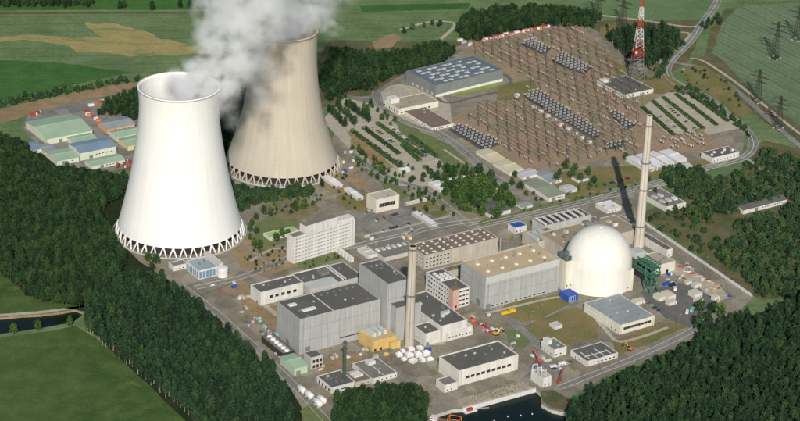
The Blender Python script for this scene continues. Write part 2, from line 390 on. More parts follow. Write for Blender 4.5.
# the works area
sheet('works_yard', [(-242.1,-140.7),(-268.9,-93.8),(-260.1,-34.3),(-162.6,36.4),(-185.7,91.5),(-179.5,140.9),(-76.5,150.8),(-66.4,305.0),(-36.3,314.3),(-11.4,374.6),(40.6,433.6),(76.9,500.4),(215.7,604.2),(299.1,427.1),(359.6,342.0),(376.5,252.1),(362.1,165.0),(247.5,95.0),(240.8,-6.4),(331.0,-167.5),(312.0,-200.1),(273.0,-239.3),(261.5,-263.5),(185.7,-329.2),(150.6,-371.0),(144.0,-399.0),(132.5,-396.5),(123.8,-386.9),(124.5,-369.5),(120.6,-361.1),(89.7,-379.1),(58.3,-400.4),(49.2,-401.9),(32.6,-414.1),(31.0,-453.7),(-49.6,-459.6),(-71.1,-420.2),(-87.0,-375.1),(-204.4,-184.8)], .10, yard_m, 'worn grey-tan paving and gravel of the works area', .0)
sheet('storage_yard', [(-408.2,180.8),(-406.5,221.9),(-378.0,248.8),(-338.0,277.3),(-288.8,239.6),(-270.6,91.4),(-298.8,70.2),(-352.2,83.7),(-380.0,127.1)], .12, asphalt, 'grey paved yard round the green-roofed sheds', .03)
sheet('dirt_strip', [(-440.7,230.4),(-382.7,278.9),(-300.1,331.6),(-291.5,307.0),(-368.1,255.8),(-415.2,209.2),(-433.4,189.8)], .09, earth_m, 'brown dirt strip with parked trailers by the tree row', .06)
sheet('switchyard', [(55.1,483.8),(114.1,537.0),(212.8,596.3),(234.5,513.9),(287.2,360.1),(330.4,283.4),(336.4,219.0),(251.6,143.5),(209.8,150.5),(176.6,125.6),(128.2,94.4),(95.0,139.6),(51.4,255.6),(108.3,322.8),(131.7,344.2),(124.2,395.4),(88.0,445.5)], .13, gravel_m, 'brown gravel ground of the switchyard', .02)
sheet('dry_grass', [(165.5,113.8),(251.3,140.8),(247.5,95.0),(171.9,41.7),(158.5,78.9)], .16, dry_lawn, 'olive dry grass strip below the switchyard', .03)
sheet('lawn', [(98.9,-203.2),(150.5,-176.2),(158.9,-192.1),(146.2,-225.7),(111.4,-236.5),(93.7,-225.9)], .14, dry_lawn, 'brownish dry lawn beside the grey turbine hall', .05)
sheet('lawn', [(112.9,-246.2),(162.9,-202.1),(176.0,-211.2),(181.6,-236.7),(179.8,-262.3),(149.8,-276.2),(120.9,-268.9)], .15, dry_lawn, 'green and brown lawn patch beside the low grey hall', .05, seed=2)
sheet('lawn', [(191.8,-269.1),(238.3,-226.2),(264.8,-232.0),(225.3,-270.2),(192.2,-299.3)], .14, dry_lawn, 'dry verge in front of the low grey hall', .05, seed=4)
sheet('lawn', [(-158.5,-106.9),(-147.8,-73.9),(-132.4,-72.6),(-102.7,-115.5),(-92.0,-136.7),(-126.0,-161.2),(-147.7,-145.8)], .14, earth_m, 'bare brown slope beside the white cooling tower', .06, seed=3)
sheet('lawn', [(-65.9,25.0),(-39.5,52.8),(-28.6,23.4),(-33.7,-6.7),(-54.7,-3.7)], .14, dry_lawn, 'brown lawn in front of the sand-coloured tower', .06, seed=6)
sheet('lawn', [(-138.7,-40.2),(-126.3,-19.9),(-99.0,-12.6),(-104.9,-79.4),(-129.8,-108.9),(-141.3,-82.6)], .15, lawn_m, 'green garden beside the office slab', .06, seed=7)
sheet('lawn', [(-146.0,-167.2),(-122.4,-211.2),(-85.7,-248.5),(-111.1,-270.1),(-142.3,-212.9),(-162.2,-193.8)], .14, earth_m, 'brown stony ground beside the wood edge', .06, seed=8)
sheet('allotment', [(-141.2,-6.6),(-111.3,25.9),(-77.8,-0.9),(-97.7,-36.6),(-113.9,-28.4)], .17, land('vegetable_rows', (hexc('8a7f60'), hexc('9a8c6b'), hexc('6f7048')), .02, .1, .6, rows=.12, rowamt=.35, rot=33), 'striped brown plot in front of the sand-coloured tower', .0)
sheet('grass_strip', [(-4.2,280.4),(18.6,211.1),(53.0,174.5),(79.7,105.8),(71.1,89.1),(40.1,134.4),(2.6,186.6),(-9.1,243.7)], .15, lawn_m, 'green strip beside the curved internal road', .03)
sheet('car_park', [(-89.0,235.7),(-66.4,305.0),(-35.6,289.5),(40.2,162.0),(63.1,114.9),(40.0,65.3),(-0.9,61.5),(-55.3,152.8)], .12, pale_gravel, 'pale gravel car park with hedge rows', .0)
sheet('car_park', [(265.5,307.5),(302.2,361.6),(329.1,377.3),(373.9,257.8),(296.2,209.3)], .14, pale_gravel, 'pale gravel car park beyond the switchyard', .0)
sheet('car_park', [(-47.3,-15.2),(-0.2,13.5),(39.9,17.2),(69.5,-21.7),(20.4,-68.4),(-27.6,-86.4)], .13, asphalt, 'grey asphalt parking area beside the office slab', .0)
sheet('hard_standing', [(225.3,-165.8),(274.5,-140.4),(297.6,-182.8),(264.4,-236.0),(243.6,-217.8)], .14, asphalt_dk, 'dark asphalt standing with container rows', .0)
sheet('hard_standing', [(-27.9,340.5),(-5.3,355.7),(38.2,334.6),(51.6,298.3),(53.5,243.9),(29.4,212.2),(-3.7,250.2),(-22.1,284.7)], .15, pale_gravel, 'pale forecourt in front of the glass-roofed hall', .0)
# roads
road = [(69.3,-36.0),(119.5,-5.1),(181.7,35.0),(246.1,79.2),(313.9,133.1),(357.8,164.6),(376.7,194.3),(381.2,229.1),(373.2,269.6),(348.9,328.4),(327.7,364.3),(310.7,401.6),(308.1,434.8),(320.5,477.3),(346.0,536.8),(368.3,606.1),(395.2,687.0),(417.6,788.7)]
strip('road', road, 9, .22, asphalt, 'grey main access road curving round the switchyard')
for k in (0,):
    strip('road_marking', road, .5, .26, paint_w, 'pale centre line along the main access road')
strip('road', [(316.7,463.0),(348.2,445.8),(369.7,407.7),(389.3,351.4),(410.1,279.3),(430.9,210.9),(462.7,141.7)], 8, .21, asphalt, 'grey road running off to the right past the cereal field')
strip('railway', [(339.9,479.3),(356.5,467.2),(384.2,402.6),(409.0,328.2),(436.3,246.2),(468.3,175.1)], 4, .2, pale_gravel, 'pale track bed beside the road on the far right')
strip('road', [(-66.6,311.2),(-40.6,307.6),(-32.0,324.2),(-5.6,375.2),(28.9,418.8),(50.1,441.5),(77.1,514.8)], 6, .2, asphalt, 'grey lane curving behind the glass-roofed hall')
strip('road', [(-32.1,327.4),(-27.9,293.3),(-12.7,258.3),(13.0,228.1),(40.3,207.5),(63.6,164.3),(84.0,116.9),(111.8,66.8)], 8, .22, asphalt, 'grey curved road below the glass-roofed hall')
strip('road', [(-57.4,152.6),(-30.7,106.1),(-1.1,71.9),(19.6,58.3),(39.9,24.7),(69.4,-31.3)], 8, .22, asphalt, 'grey road between car park and parking area')
strip('road', [(75.9,-215.3),(98.1,-229.6),(119.2,-267.1),(127.0,-293.2),(121.0,-330.6),(107.3,-355.0)], 10, .2, asphalt, 'worn grey road leading to the harbour')
strip('road', [(141.2,-357.7),(168.1,-334.2),(214.5,-293.8),(263.5,-243.9),(295.4,-201.4)], 6, .2, asphalt, 'grey perimeter lane along the wood')
strip('road', [(-185.3,-191.6),(-146.0,-167.2),(-115.7,-134.3),(-93.4,-112.4),(-46.7,-90.4),(0.9,-60.9),(39.8,-33.9),(79.5,-16.0)], 7, .2, asphalt, 'grey internal road past the office slab')
strip('path', [(-199.6,-186.5),(-162.6,-238.8),(-116.8,-312.4),(-78.2,-381.4),(-50.7,-435.2)], 6, .2, asphalt, 'grey perimeter path along the left wood')
strip('path', [(246.1,79.2),(289.3,98.9),(360.7,170.4),(384.8,113.0),(410.5,76.2)], 4, .18, pale_gravel, 'pale footpath through the scrub', sub=4)
strip('path', [(237.1,625.8),(291.4,612.7),(351.9,592.9),(371.7,614.1)], 5, .15, pale_gravel, 'pale farm track along the north field')
strip('path', [(-8.1,541.9),(28.5,575.7),(59.4,571.7),(40.8,510.8),(16.9,455.2)], 5, .15, pale_gravel, 'pale sandy track behind the trees')
strip('path', [(332.4,572.1),(348.7,562.7),(320.2,498.3),(305.4,468.7),(297.2,406.8)], 4, .17, pale_gravel, 'pale track round the mast wood')
strip('path', [(-570.2,540.5),(-378.0,564.1),(-219.4,582.0)], 6, .12, scrub_m, 'thin dark track along the far pasture edge')
sheet('sandy_patch', [(-41.1,494.7),(-13.9,526.6),(-5.2,513.0),(-19.0,475.8),(-35.6,467.0)], .12, earth_m, 'pale sandy patch among the trees behind the tower', .1)
for p, w, l in ((road, 9, 'main access road'), ([(-32.1,327.4),(-27.9,293.3),(-12.7,258.3),(13.0,228.1),(40.3,207.5),(63.6,164.3),(84.0,116.9),(111.8,66.8)], 8, 'curved road below the glass-roofed hall'), ([(-57.4,152.6),(-30.7,106.1),(-1.1,71.9),(19.6,58.3),(39.9,24.7),(69.4,-31.3)], 8, 'road past the car park'),
                ([(-185.3,-191.6),(-146.0,-167.2),(-115.7,-134.3),(-93.4,-112.4),(-46.7,-90.4),(0.9,-60.9),(39.8,-33.9),(79.5,-16.0)], 7, 'internal road past the office slab'), ([(141.2,-357.7),(168.1,-334.2),(214.5,-293.8),(263.5,-243.9),(295.4,-201.4)], 6, 'perimeter lane along the wood'), ([(-199.6,-186.5),(-162.6,-238.8),(-116.8,-312.4),(-78.2,-381.4),(-50.7,-435.2)], 6, 'perimeter path along the left wood')):
    for sd, nm in ((1, 'outer'), (-1, 'inner')): strip('kerb', p, .45, .2, grey_lt, 'pale %s kerb of the %s' % (nm, l), h=.28, off=sd * (w / 2 + .2))
strip('loop_road', [(38.2,312.5),(51.6,301.4),(85.8,326.8),(114.8,348.8),(122.2,368.9),(119.5,391.6),(106.9,400.2),(75.2,377.1),(46.2,348.2),(37.1,331.3)], 4.5, .24, asphalt_dk, 'dark asphalt loop beside the glass-roofed hall', closed=True)
sheet('loop_lawn', [(49.6,332.6),(74.8,351.1),(105.2,376.9),(111.9,367.9),(102.3,353.9),(74.6,335.1),(54.0,320.4)], .23, surf('bright_lawn', hexc('8b9a4f'), .95, .2), 'yellow-green strip inside the asphalt loop', .0)

for k, (p, l, m_) in enumerate((
  ([(-96.0,-132.6),(-51.2,-97.6),(-44.0,-110.4),(-86.6,-149.3)], 'green verge in front of the office slab', lawn_m),
  ([(75.5,-21.2),(120.0,7.1),(182.4,47.7),(247.2,92.3),(246.3,81.8),(182.0,40.1),(119.8,2.2),(79.2,-30.4)], 'grass verge along the near side of the access road', lawn_m),
  ([(40.2,162.0),(71.6,123.8),(101.6,71.0),(121.0,37.1),(104.8,0.9),(79.7,-6.3),(50.0,18.1),(35.9,64.9),(44.2,102.4)], 'green park ground between the roads', lawn_m),
  ([(251.1,138.1),(316.9,160.7),(358.5,187.0),(361.4,176.0),(303.8,137.6),(253.1,100.8)], 'grass strip beside the white sheds', dry_lawn),
  ([(-23.7,75.0),(-3.0,61.4),(9.6,37.0),(-5.4,25.5),(-17.0,49.8)], 'grass island by the white cube building', lawn_m),
  ([(-63.0,214.8),(-43.5,182.1),(-19.0,139.7),(-7.9,108.2),(-22.2,96.2),(-53.4,158.6)], 'sandy strip along the car park', earth_m),
  ([(-81.6,80.1),(-58.8,103.4),(-40.3,78.7),(-31.5,58.7),(-61.1,30.5),(-75.8,44.4)], 'sandy ground at the foot of the sand-coloured tower', earth_m),
  ([(4.8,16.5),(29.9,28.8),(51.9,1.0),(39.9,-14.7),(20.0,-1.9)], 'grass island in the parking area', dry_lawn),
  ([(274.3,218.7),(327.0,253.1),(339.7,219.3),(359.5,204.0),(319.4,183.2),(284.1,174.2)], 'brown gravel of the small substation', gravel_m),
  ([(112.9,36.3),(146.0,29.3),(182.7,52.8),(161.4,35.7),(120.0,7.1)], 'grass patch beside the access road', lawn_m),
  ([(245.3,462.3),(290.7,399.5),(307.3,414.5),(327.7,364.3),(286.6,353.6),(249.7,395.3)], 'olive grass round the foot of the mast', dry_lawn),
  ([(336.9,451.4),(354.9,453.3),(380.9,376.2),(391.6,307.8),(375.5,287.9),(354.6,347.8),(330.5,390.5),(322.2,422.8)], 'olive grass inside the road loop', dry_lawn),
  ([(238.8,576.6),(265.5,602.2),(272.0,558.0),(250.0,526.4),(238.2,532.4)], 'bright olive clearing beside the far wood', dry_lawn),
  ([(109.4,361.1),(144.7,384.3),(154.6,346.5),(130.8,318.8),(105.9,316.2)], 'dry grass beside the asphalt loop', dry_lawn),
  ([(21.5,-231.8),(39.5,-258.0),(43.8,-286.5),(30.6,-289.5),(14.6,-263.9)], 'worn paving beside the beige stack', pale_gravel),
  ([(-70.9,-327.3),(-38.8,-310.0),(-19.6,-312.2),(-38.0,-332.0),(-61.3,-348.3)], 'sandy patch in front of the grey hall', earth_m),
  ([(-76.3,-415.5),(-67.1,-401.3),(-49.1,-433.5),(-44.8,-459.2),(-65.7,-460.7)], 'green verge below the perimeter path', lawn_m),
  ([(-133.2,-212.1),(-112.9,-242.8),(-93.0,-276.4),(-99.0,-292.2),(-118.7,-262.9),(-135.3,-232.6)], 'stony brown ground beside the grey hall', earth_m),
  ([(97.4,-257.3),(110.9,-252.3),(118.9,-274.9),(111.3,-290.7),(99.5,-276.4)], 'dark green lawn behind the pump house', lawn_m),
  ([(251.0,-89.5),(277.7,-109.5),(308.2,-171.5),(294.2,-181.0),(262.5,-128.4)], 'sandy strip along the boundary fence', pale_gravel))):
    sheet('ground_patch', p, .2 + .01 * k, m_, l, .06, seed=40 + k)
for k, (p, w, l) in enumerate((([(-46.3,-46.3),(0.2,-13.4),(39.9,4.8)], 4, 'pale lane across the parking area'), ([(-32.1,-63.8),(12.3,-36.3),(51.8,-8.8)], 4, 'second pale lane across the parking area'),
  ([(-139.4,-131.9),(-120.6,-103.6),(-97.8,-101.6)], 3, 'curved garden path to the office slab'), ([(-160.8,-79.7),(-141.5,-105.4),(-117.9,-143.2)], 4, 'pale lane beside the white tower'),
  ([(-84.6,-268.0),(-98.8,-253.5),(-121.8,-219.3),(-137.5,-204.2)], 5, 'worn lane along the end of the grey hall'), ([(81.1,-222.9),(112.6,-204.1),(146.4,-184.9),(164.6,-187.5)], 4, 'lane along the tan-roofed hall'),
  ([(134.4,-226.6),(163.2,-195.9),(177.6,-186.4)], 3, 'worn path over the lawn'), ([(172.2,-199.2),(187.2,-246.1),(197.1,-268.6),(217.4,-259.3),(244.4,-237.6)], 4, 'lane round the low grey hall'),
  ([(44.4,162.4),(71.5,115.7),(101.2,55.5),(112.4,21.3)], 3, 'footpath through the park'), ([(-63.1,81.8),(-49.9,57.0),(-34.6,22.9)], 4, 'pale service lane beside the sand-coloured tower'))):
    strip('path', p, w, .45, asphalt if k % 3 == 0 else pale_gravel, l)
# ---------------------------------------------------------------- building kit
def building(name, label, cat, B, wallm, roofm, par=.8, group=None, z0=0, over=None):
    x, y, a, lu, lv, h = B
    r = empty(name, label, cat, (x, y, z0), radians(a), group)
    r['dims'] = (lu, lv, h)
    t = min(.6, lu * .06); b = MB()
    o = [(0, 0), (lu, 0), (lu, lv), (0, lv)]; i = [(t, t), (lu - t, t), (lu - t, lv - t), (t, lv - t)]
    for k in range(4):
        p, q, u, w = o[k], o[(k + 1) % 4], i[(k + 1) % 4], i[k]
        b.face([(*p, 0), (*q, 0), (*q, h), (*p, h)])
        b.face([(*p, h), (*q, h), (*u, h), (*w, h)])
        b.face([(*w, h), (*u, h), (*u, h - par - .1), (*w, h - par - .1)])
    put('wall', b.mesh('wall', wallm), r)
    b = MB(); b.box(t, lu - t, t, lv - t, h - par - .4, h - par)
    put('roof', b.mesh('roof', roofm), r)
    rv = random.Random(int(x * 7 + y * 3)); vents.append(0)
    if lu * lv > 150:
        for k in range(min(9, 2 + int(lu * lv / 260))):
            w_ = rv.choice((1.0, 1.5, 2.0)); put('roof_hatch', boxm(w_, rv.choice((1.0, 1.5)), rv.choice((.6, 1.0, 1.4)), rv.choice((steel, grey_lt, felt_md))), r, (lu * rv.uniform(.08, .92), lv * rv.uniform(.1, .9), h - par))
        b = MB(); b.box(t + .02, lu - t - .02, t + .02, t + .5, h - par, h - par + .12); put('roof_gutter', b.mesh('roof_gutter', steel_dk), r)
        for k in range(2): b = MB(); b.bar((lu * (.04 + .92 * k), -.2, .1), (lu * (.04 + .92 * k), -.2, h - .3), .13, 5); put('downpipe', b.mesh('downpipe', steel), r)
    return r
vents = []
_wm = {}
def winmesh(w, h, glass, frame):
    key = (round(w, 2), round(h, 2), glass.name, frame.name)
    if key not in _wm:
        b = MB(); f = min(.18, w * .12, h * .12); d = .22
        b.face([(-w / 2 + f, -.06, f), (w / 2 - f, -.06, f), (w / 2 - f, -.06, h - f), (-w / 2 + f, -.06, h - f)], 0)
        o = [(-w / 2, 0), (w / 2, 0), (w / 2, h), (-w / 2, h)]; i = [(-w / 2 + f, f), (w / 2 - f, f), (w / 2 - f, h - f), (-w / 2 + f, h - f)]
        for k in range(4):
            p, q, u, v = o[k], o[(k + 1) % 4], i[(k + 1) % 4], i[k]
            b.face([(p[0], -d, p[1]), (q[0], -d, q[1]), (u[0], -d, u[1]), (v[0], -d, v[1])], 1)
            b.face([(q[0], 0, q[1]), (q[0], -d, q[1]), (p[0], -d, p[1]), (p[0], 0, p[1])], 1)
            b.face([(v[0], -d, v[1]), (u[0], -d, u[1]), (u[0], -.06, u[1]), (v[0], -.06, v[1])], 1)
        _wm[key] = b.mesh('window', [glass, frame])
    return _wm[key]
def windows(r, face, s0, z, w, h, n, step, glass=None, frame=None, name='window', off=0.0):
    me = winmesh(w, h, glass or glass_d, frame or white_p); out = []
    for k in range(n):
        s = s0 + k * step
        if face == 'R': o = put(name, me, r, (s, -.002 + off, z), 0)
        elif face == 'L': o = put(name, me, r, (-.002 + off, s, z), -pi / 2)
        out.append(o)
    return out
def roofbox(r, x, y, w, d, h, mat, name='rooftop_unit', z=None, par=.8):
    hh = r['dims'][2] - par if z is None else z
    return put(name, boxm(w, d, h, mat), r, (x, y, hh))
def band(r, face, s0, s1, z0, z1, mat, name='wall_band', d=.12):
    b = MB(); b.box(s0, s1, -d, .3, z0, z1)
    o = put(name, b.mesh(name, mat), r, (0, 0, 0), 0)
    if face == 'L': o.rotation_euler = (0, 0, -pi / 2); o.location = (0, s0 + s1, 0)
    return o
def seams(r, step, z1):
    lu, lv, h = r['dims']; b = MB(); b.box(-.07, .07, -.08, .02, .1, z1); m1 = b.mesh('cladding_seam', steel); b = MB(); b.box(-.08, .02, -.07, .07, .1, z1); m2 = b.mesh('cladding_seam', steel)
    for k in range(1, int(lu / step) + 1): put('cladding_seam', m1, r, (k * step - step * .3, 0, 0))
    for k in range(1, int(lv / step) + 1): put('cladding_seam', m2, r, (0, k * step - step * .3, 0))
    for z in (h * .36, h * .7):
        b = MB(); b.box(.05, lu - .05, -.1, .02, z, z + .16); put('cladding_rail', b.mesh('cladding_rail', steel), r); b = MB(); b.box(-.1, .02, .05, lv - .05, z, z + .16); put('cladding_rail', b.mesh('cladding_rail', steel), r)
def sub_box(r, name, x0, x1, y0, y1, z0, z1, mat):
    b = MB(); b.box(x0, x1, y0, y1, z0, z1); return put(name, b.mesh(name, mat), r)

# ---------------------------------------------------------------- cooling towers
def tower(loc, prof, mat, label, ncol, zs):
    r = empty('cooling_tower', label, 'cooling tower', loc, 0, 'the two cooling towers')
    n = 144; z0 = prof[0][1]
    # smooth profile
    P2 = []
    for i in range(len(prof) - 1):
        p0 = prof[max(0, i - 1)]; p1 = prof[i]; p2 = prof[i + 1]; p3 = prof[min(len(prof) - 1, i + 2)]
        for k in range(5):
            t = k / 5
            P2.append(tuple(.5 * ((2 * p1[j]) + (p2[j] - p0[j]) * t + (2 * p0[j] - 5 * p1[j] + 4 * p2[j] - p3[j]) * t * t + (3 * p1[j] - p0[j] - 3 * p2[j] + p3[j]) * t ** 3) for j in (0, 1)))
    P2.append(prof[-1]); rt, zt = prof[-1]
    b = MB()
    b.lathe(P2 + [(rt + .5, zt + .05), (rt + .5, zt + 1.2), (rt - 1.4, zt + 1.2), (rt - 1.4, zt - 2)] + [(q[0] - 1.0, q[1]) for q in reversed(P2[:-2])] + [P2[0]], n, cap=False)
    put('shell', b.mesh('shell', mat, True), r)
    # each raking column of the air inlet is a part
    rs = prof[0][0]; rg = rs + z0 * .28
    m2 = MB(); m2.bar((rg, 0, 0), (rs - .3, 0, z0 + .8), .62, 6)   # swung in the loop
    st = 2 * pi / ncol
    def colm(sgn):
        q = MB(); a = sgn * st * .36
        q.bar((rg * cos(a), rg * sin(a), 0), ((rs - .3), 0, z0 + .8), .72, 6); return q.mesh('column', mat)
    ca, cb = colm(1), colm(-1)
    for k in range(ncol):
        put('column', ca, r, rz=k * st); put('column', cb, r, rz=k * st)
    b = MB(); b.lathe([(rg + 2.5, 0), (rg + 2.5, 1.4), (rg + 1.7, 1.4), (rg + 1.7, .3)], n, cap=False)
    put('basin_rim', b.mesh('basin_rim', grey_lt), r)
    b = MB(); b.lathe([(rs - 5, .3), (rs - 5, z0 + 3)], 72, cap=True); put('fill_pack', b.mesh('fill_pack', surf('shade_dark_packing', (.03, .03, .03), .8, .2)), r)  # near-black packing colour paints in the shade seen between the columns
    return r
def tower_mat(name, base, line, amt, stain):
    """poured-in-lifts concrete: faint meridian and lift joints, rain streaks"""
    m, t, b = new_mat(name, .9, 0, .15)
    tc = coords(t); sx = t.nodes.new('ShaderNodeSeparateXYZ'); t.links.new(tc, sx.inputs[0])
    at = N(t, 'ShaderNodeMath', operation='ARCTAN2'); t.links.new(sx.outputs[1], at.inputs[0]); t.links.new(sx.outputs[0], at.inputs[1])
    def lines(sock, k, wd):
        a = N(t, 'ShaderNodeMath', operation='MULTIPLY'); t.links.new(sock, a.inputs[0]); a.inputs[1].default_value = k
        f = N(t, 'ShaderNodeMath', operation='FRACT'); t.links.new(a.outputs[0], f.inputs[0])
        return ramp(t, f.outputs[0], [(0, g(1 - amt)), (wd, g(1 - amt * .3)), (wd * 2, g(1))])
    c = mixc(t, 1.0, mixc(t, 1.0, (1, 1, 1), lines(at.outputs[0], 96 / (2 * pi), .1), 'MULTIPLY'), lines(sx.outputs[2], 1 / 4.2, .12), 'MULTIPLY')
    cb = t.nodes.new('ShaderNodeCombineXYZ'); k1 = N(t, 'ShaderNodeMath', operation='MULTIPLY'); k1.inputs[1].default_value = 14
    t.links.new(at.outputs[0], k1.inputs[0]); t.links.new(k1.outputs[0], cb.inputs[0])
    k2 = N(t, 'ShaderNodeMath', operation='MULTIPLY'); k2.inputs[1].default_value = .012; t.links.new(sx.outputs[2], k2.inputs[0]); t.links.new(k2.outputs[0], cb.inputs[1])
    st = ntex(t, cb.outputs[0], 1.0, 6, .7); st2 = ntex(t, tc, .03, 5, .6)
    c = mixc(t, 1.0, c, ramp(t, st, [(.3, g(1 - stain)), (.65, g(1))]), 'MULTIPLY')
    c = mixc(t, 1.0, c, ramp(t, st2, [(.3, g(1 - stain * .6)), (.65, g(1))]), 'MULTIPLY')
    t.links.new(mixc(t, 1.0, c, base, 'MULTIPLY'), b.inputs['Base Color']); return m
tw = tower_mat('white_tower_concrete', (.77, .765, .73), None, .04, .09)
tt = tower_mat('sand_tower_concrete', hexc('bdb4a3'), None, .05, .16)
T1 = (-212.2,-68.0); T2 = (-124.6,107.9)
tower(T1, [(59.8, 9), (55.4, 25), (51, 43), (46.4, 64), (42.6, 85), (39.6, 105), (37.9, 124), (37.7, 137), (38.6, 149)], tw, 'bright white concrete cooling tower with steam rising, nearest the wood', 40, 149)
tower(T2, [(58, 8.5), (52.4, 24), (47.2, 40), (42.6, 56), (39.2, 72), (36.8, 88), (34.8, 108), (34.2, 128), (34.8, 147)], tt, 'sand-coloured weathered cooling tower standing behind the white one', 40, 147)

# ---------------------------------------------------------------- main plant
# first unit: turbine hall
r = building('turbine_hall', 'large pale grey clad hall with dark flat roof near the left wood', 'hall', (-82.5,-315.3,33.4,81.7,40.6,34.5), grey_clad, felt_dk, 1.0)
lu, lv, h = r['dims']
sub_box(r, 'roof_joint', lu * .42, lu * .42 + .9, .7, lv - .7, h - 1.1, h - .75, white_p)
for k, (x, w) in enumerate(((.06, 7), (.16, 13))):
    o = roofbox(r, lu * x + 4, lv * (.35 if k else .7), w, 4, 1.2, white_gl, 'skylight', par=1.0)
for k in range(6): roofbox(r, lu * (.5 + .08 * k), lv * .82, 1.6, 1.6, 1.4, steel, 'roof_vent', par=1.0)
band(r, 'R', lu * .5, lu * .92, 6.0, 6.8, steel_dk, 'pipe_run', .5)
windows(r, 'R', lu * .1, 0, 5, 6, 1, 1, grey_dk, steel, 'door'); windows(r, 'L', lv * .5, 0, 5, 6, 1, 1, grey_dk, steel, 'door')
seams(r, 6.0, r['dims'][2] - .3)
# first unit: reactor building
r = building('reactor_building', 'tall pale grey block with dark flat roof beside the beige stack', 'building', (-8.1,-277.3,33.4,22.1,48.0,52.9), grey_clad, felt_dk, 1.0)
lu, lv, h = r['dims']
sub_box(r, 'side_block', lu * .15, lu + 7, -10, -.01, 0, h - 20, grey_clad)
sub_box(r, 'side_roof', lu * .15 + .5, lu + 6.5, -9.5, -.5, h - 20, h - 19.6, felt_dk)
for k in range(3): roofbox(r, lu * .3 + 5 * k, lv * .8, 1.8, 1.8, 1.5, steel, 'roof_vent', par=1.0)
windows(r, 'L', lv * .2, 0, 4, 5, 1, 1, grey_dk, steel, 'door'); seams(r, 5.5, r['dims'][2] - .3)
# dark-roofed switchgear block between stack and office
r = building('service_block', 'low block with dark flat roof between stack and banded office', 'building', (39.6,-283.1,33.4,28.0,66.0,16.3), white_r, felt_dk, .7)
lu, lv, h = r['dims']
for (x, y, w, d, hh) in ((.6, .3, 6, 4, 2.5), (.45, .25, 3, 3, 3.5), (.75, .3, 2, 2, 3), (.3, .7, 3, 2, 1.5)): roofbox(r, lu * x, lv * y, w, d, hh, roof_lt, par=.7)
r = building('service_block', 'white block with light grey roof next to the tank cluster', 'building', (44.3,-280.8,33.4,28.9,12.2,8.9), white_r, roof_lt, .5)
lu, lv, h = r['dims']; windows(r, 'R', 4, 2.5, 2.2, 1.6, 7, 3.6)
r = building('service_block', 'white cube with small dark roof beside the beige stack', 'building', (25.8,-290.8,33.4,18.6,18.8,12.3), white_r, felt_dk, .6)
lu, lv, h = r['dims']; windows(r, 'L', 4, 4, 1.6, 1.6, 3, 4); windows(r, 'R', 3, 0, 3, 3.4, 1, 4, grey_dk, steel, 'door')
# banded office
r = building('office_building', 'white four-storey office with dark window bands and brick stair tower', 'office', (51.0,-216.3,33.4,18.0,45.2,18.7), white_r, felt_dk, .8)
lu, lv, h = r['dims']; fl = (h - 1) / 4
for k in range(4):
    z = k * fl + fl * .42
    windows(r, 'L', 4.6, z, 3.4, fl * .45, int((lv - 3) / 4.4), 4.4); windows(r, 'R', 7.8, z, 3.2, fl * .45, int((lu - 6) / 3.8), 3.8)
sub_box(r, 'roof_divider', .5, lu - .5, lv * .5, lv * .5 + .8, h - .8, h + .1, white_p)
for k in range(10): roofbox(r, lu * (.25 + .25 * (k % 3)), lv * (.58 + .09 * (k // 3)), 2.6, 2.2, 1.6, white_p)
stt = sub_box(r, 'stair_tower', -1.6, 5.2, -2.2, 4.5, 0, h + 1.8, brick_p)
sub_box(r, 'tower_cap', -1.9, 5.5, -2.5, 4.8, h + 1.8, h + 2.3, felt_br)
windows(r, 'R', 1.8, 2, 2.2, 2.6, 4, 0, off=-2.2)
ws = windows(r, 'R', 1.8, 0, 1.6, 1.6, 4, 0, off=-2.2, glass=white_p, frame=red_p, name='stair_window')
for k, w in enumerate(ws): w.location.z = 2.5 + k * 4.4
# the beige stack of the first unit
def stack(name, loc, r0, r1, h, mat, label, plats, flare=.0):
    r = empty(name, label, 'chimney', loc)
    b = MB(); pr = [(r0 + flare, 0), (r0, h * .06)] + [(r0 + (r1 - r0) * t, h * t) for t in [i / 12 for i in range(1, 13)]] + [(r1 - .5, h), (r1 - .5, h - 4)]
    b.lathe(pr, 28, cap=True); put('shaft', b.mesh('shaft', mat, False), r)
    for z in plats:
        q = r0 + (r1 - r0) * z / h; b = MB()
        b.lathe([(q, z), (q + 1.5, z), (q + 1.5, z + .25), (q, z + .25)], 28, cap=False)
        for k in range(14):
            a = 2 * pi * k / 14; b.bar(((q + 1.4) * cos(a), (q + 1.4) * sin(a), z), ((q + 1.4) * cos(a), (q + 1.4) * sin(a), z + 1.2), .08)
        b.lathe([(q + 1.35, z + 1.15), (q + 1.5, z + 1.15), (q + 1.5, z + 1.3), (q + 1.35, z + 1.3)], 28, cap=False)
        put('platform', b.mesh('platform', steel), r)
    b = MB(); b.lathe([(r1 - .6, h - .3), (r1 - .6, h - .25)], 24); put('flue_opening', b.mesh('flue_opening', black_m), r)
    b = MB()
    for s in (-.3, .3): b.bar((s, -r0 - .25, 2), (s, -r1 - .25, h), .07)
    for k in range(int(h / 2)): z = 2 + 2 * k; q = r0 + (r1 - r0) * z / h; b.bar((-.3, -q - .22, z), (.3, -q - .22, z), .05)
    put('ladder', b.mesh('ladder', steel_dk), r)
    return r
stack('chimney_stack', (12.2,-290.9), 4.4, 3.4, 96.7, beige_r, 'beige concrete vent stack between the two grey blocks', (50, 94))
stack('chimney_stack', (232.5,-63.8), 4.7, 2.9, 136.1, surf('pinkish_beige_concrete', hexc('cbc2b3'), .85, .08, stain=.12), 'tall slender pinkish-beige stack behind the white dome', (22, 60, 88, 126), .4)
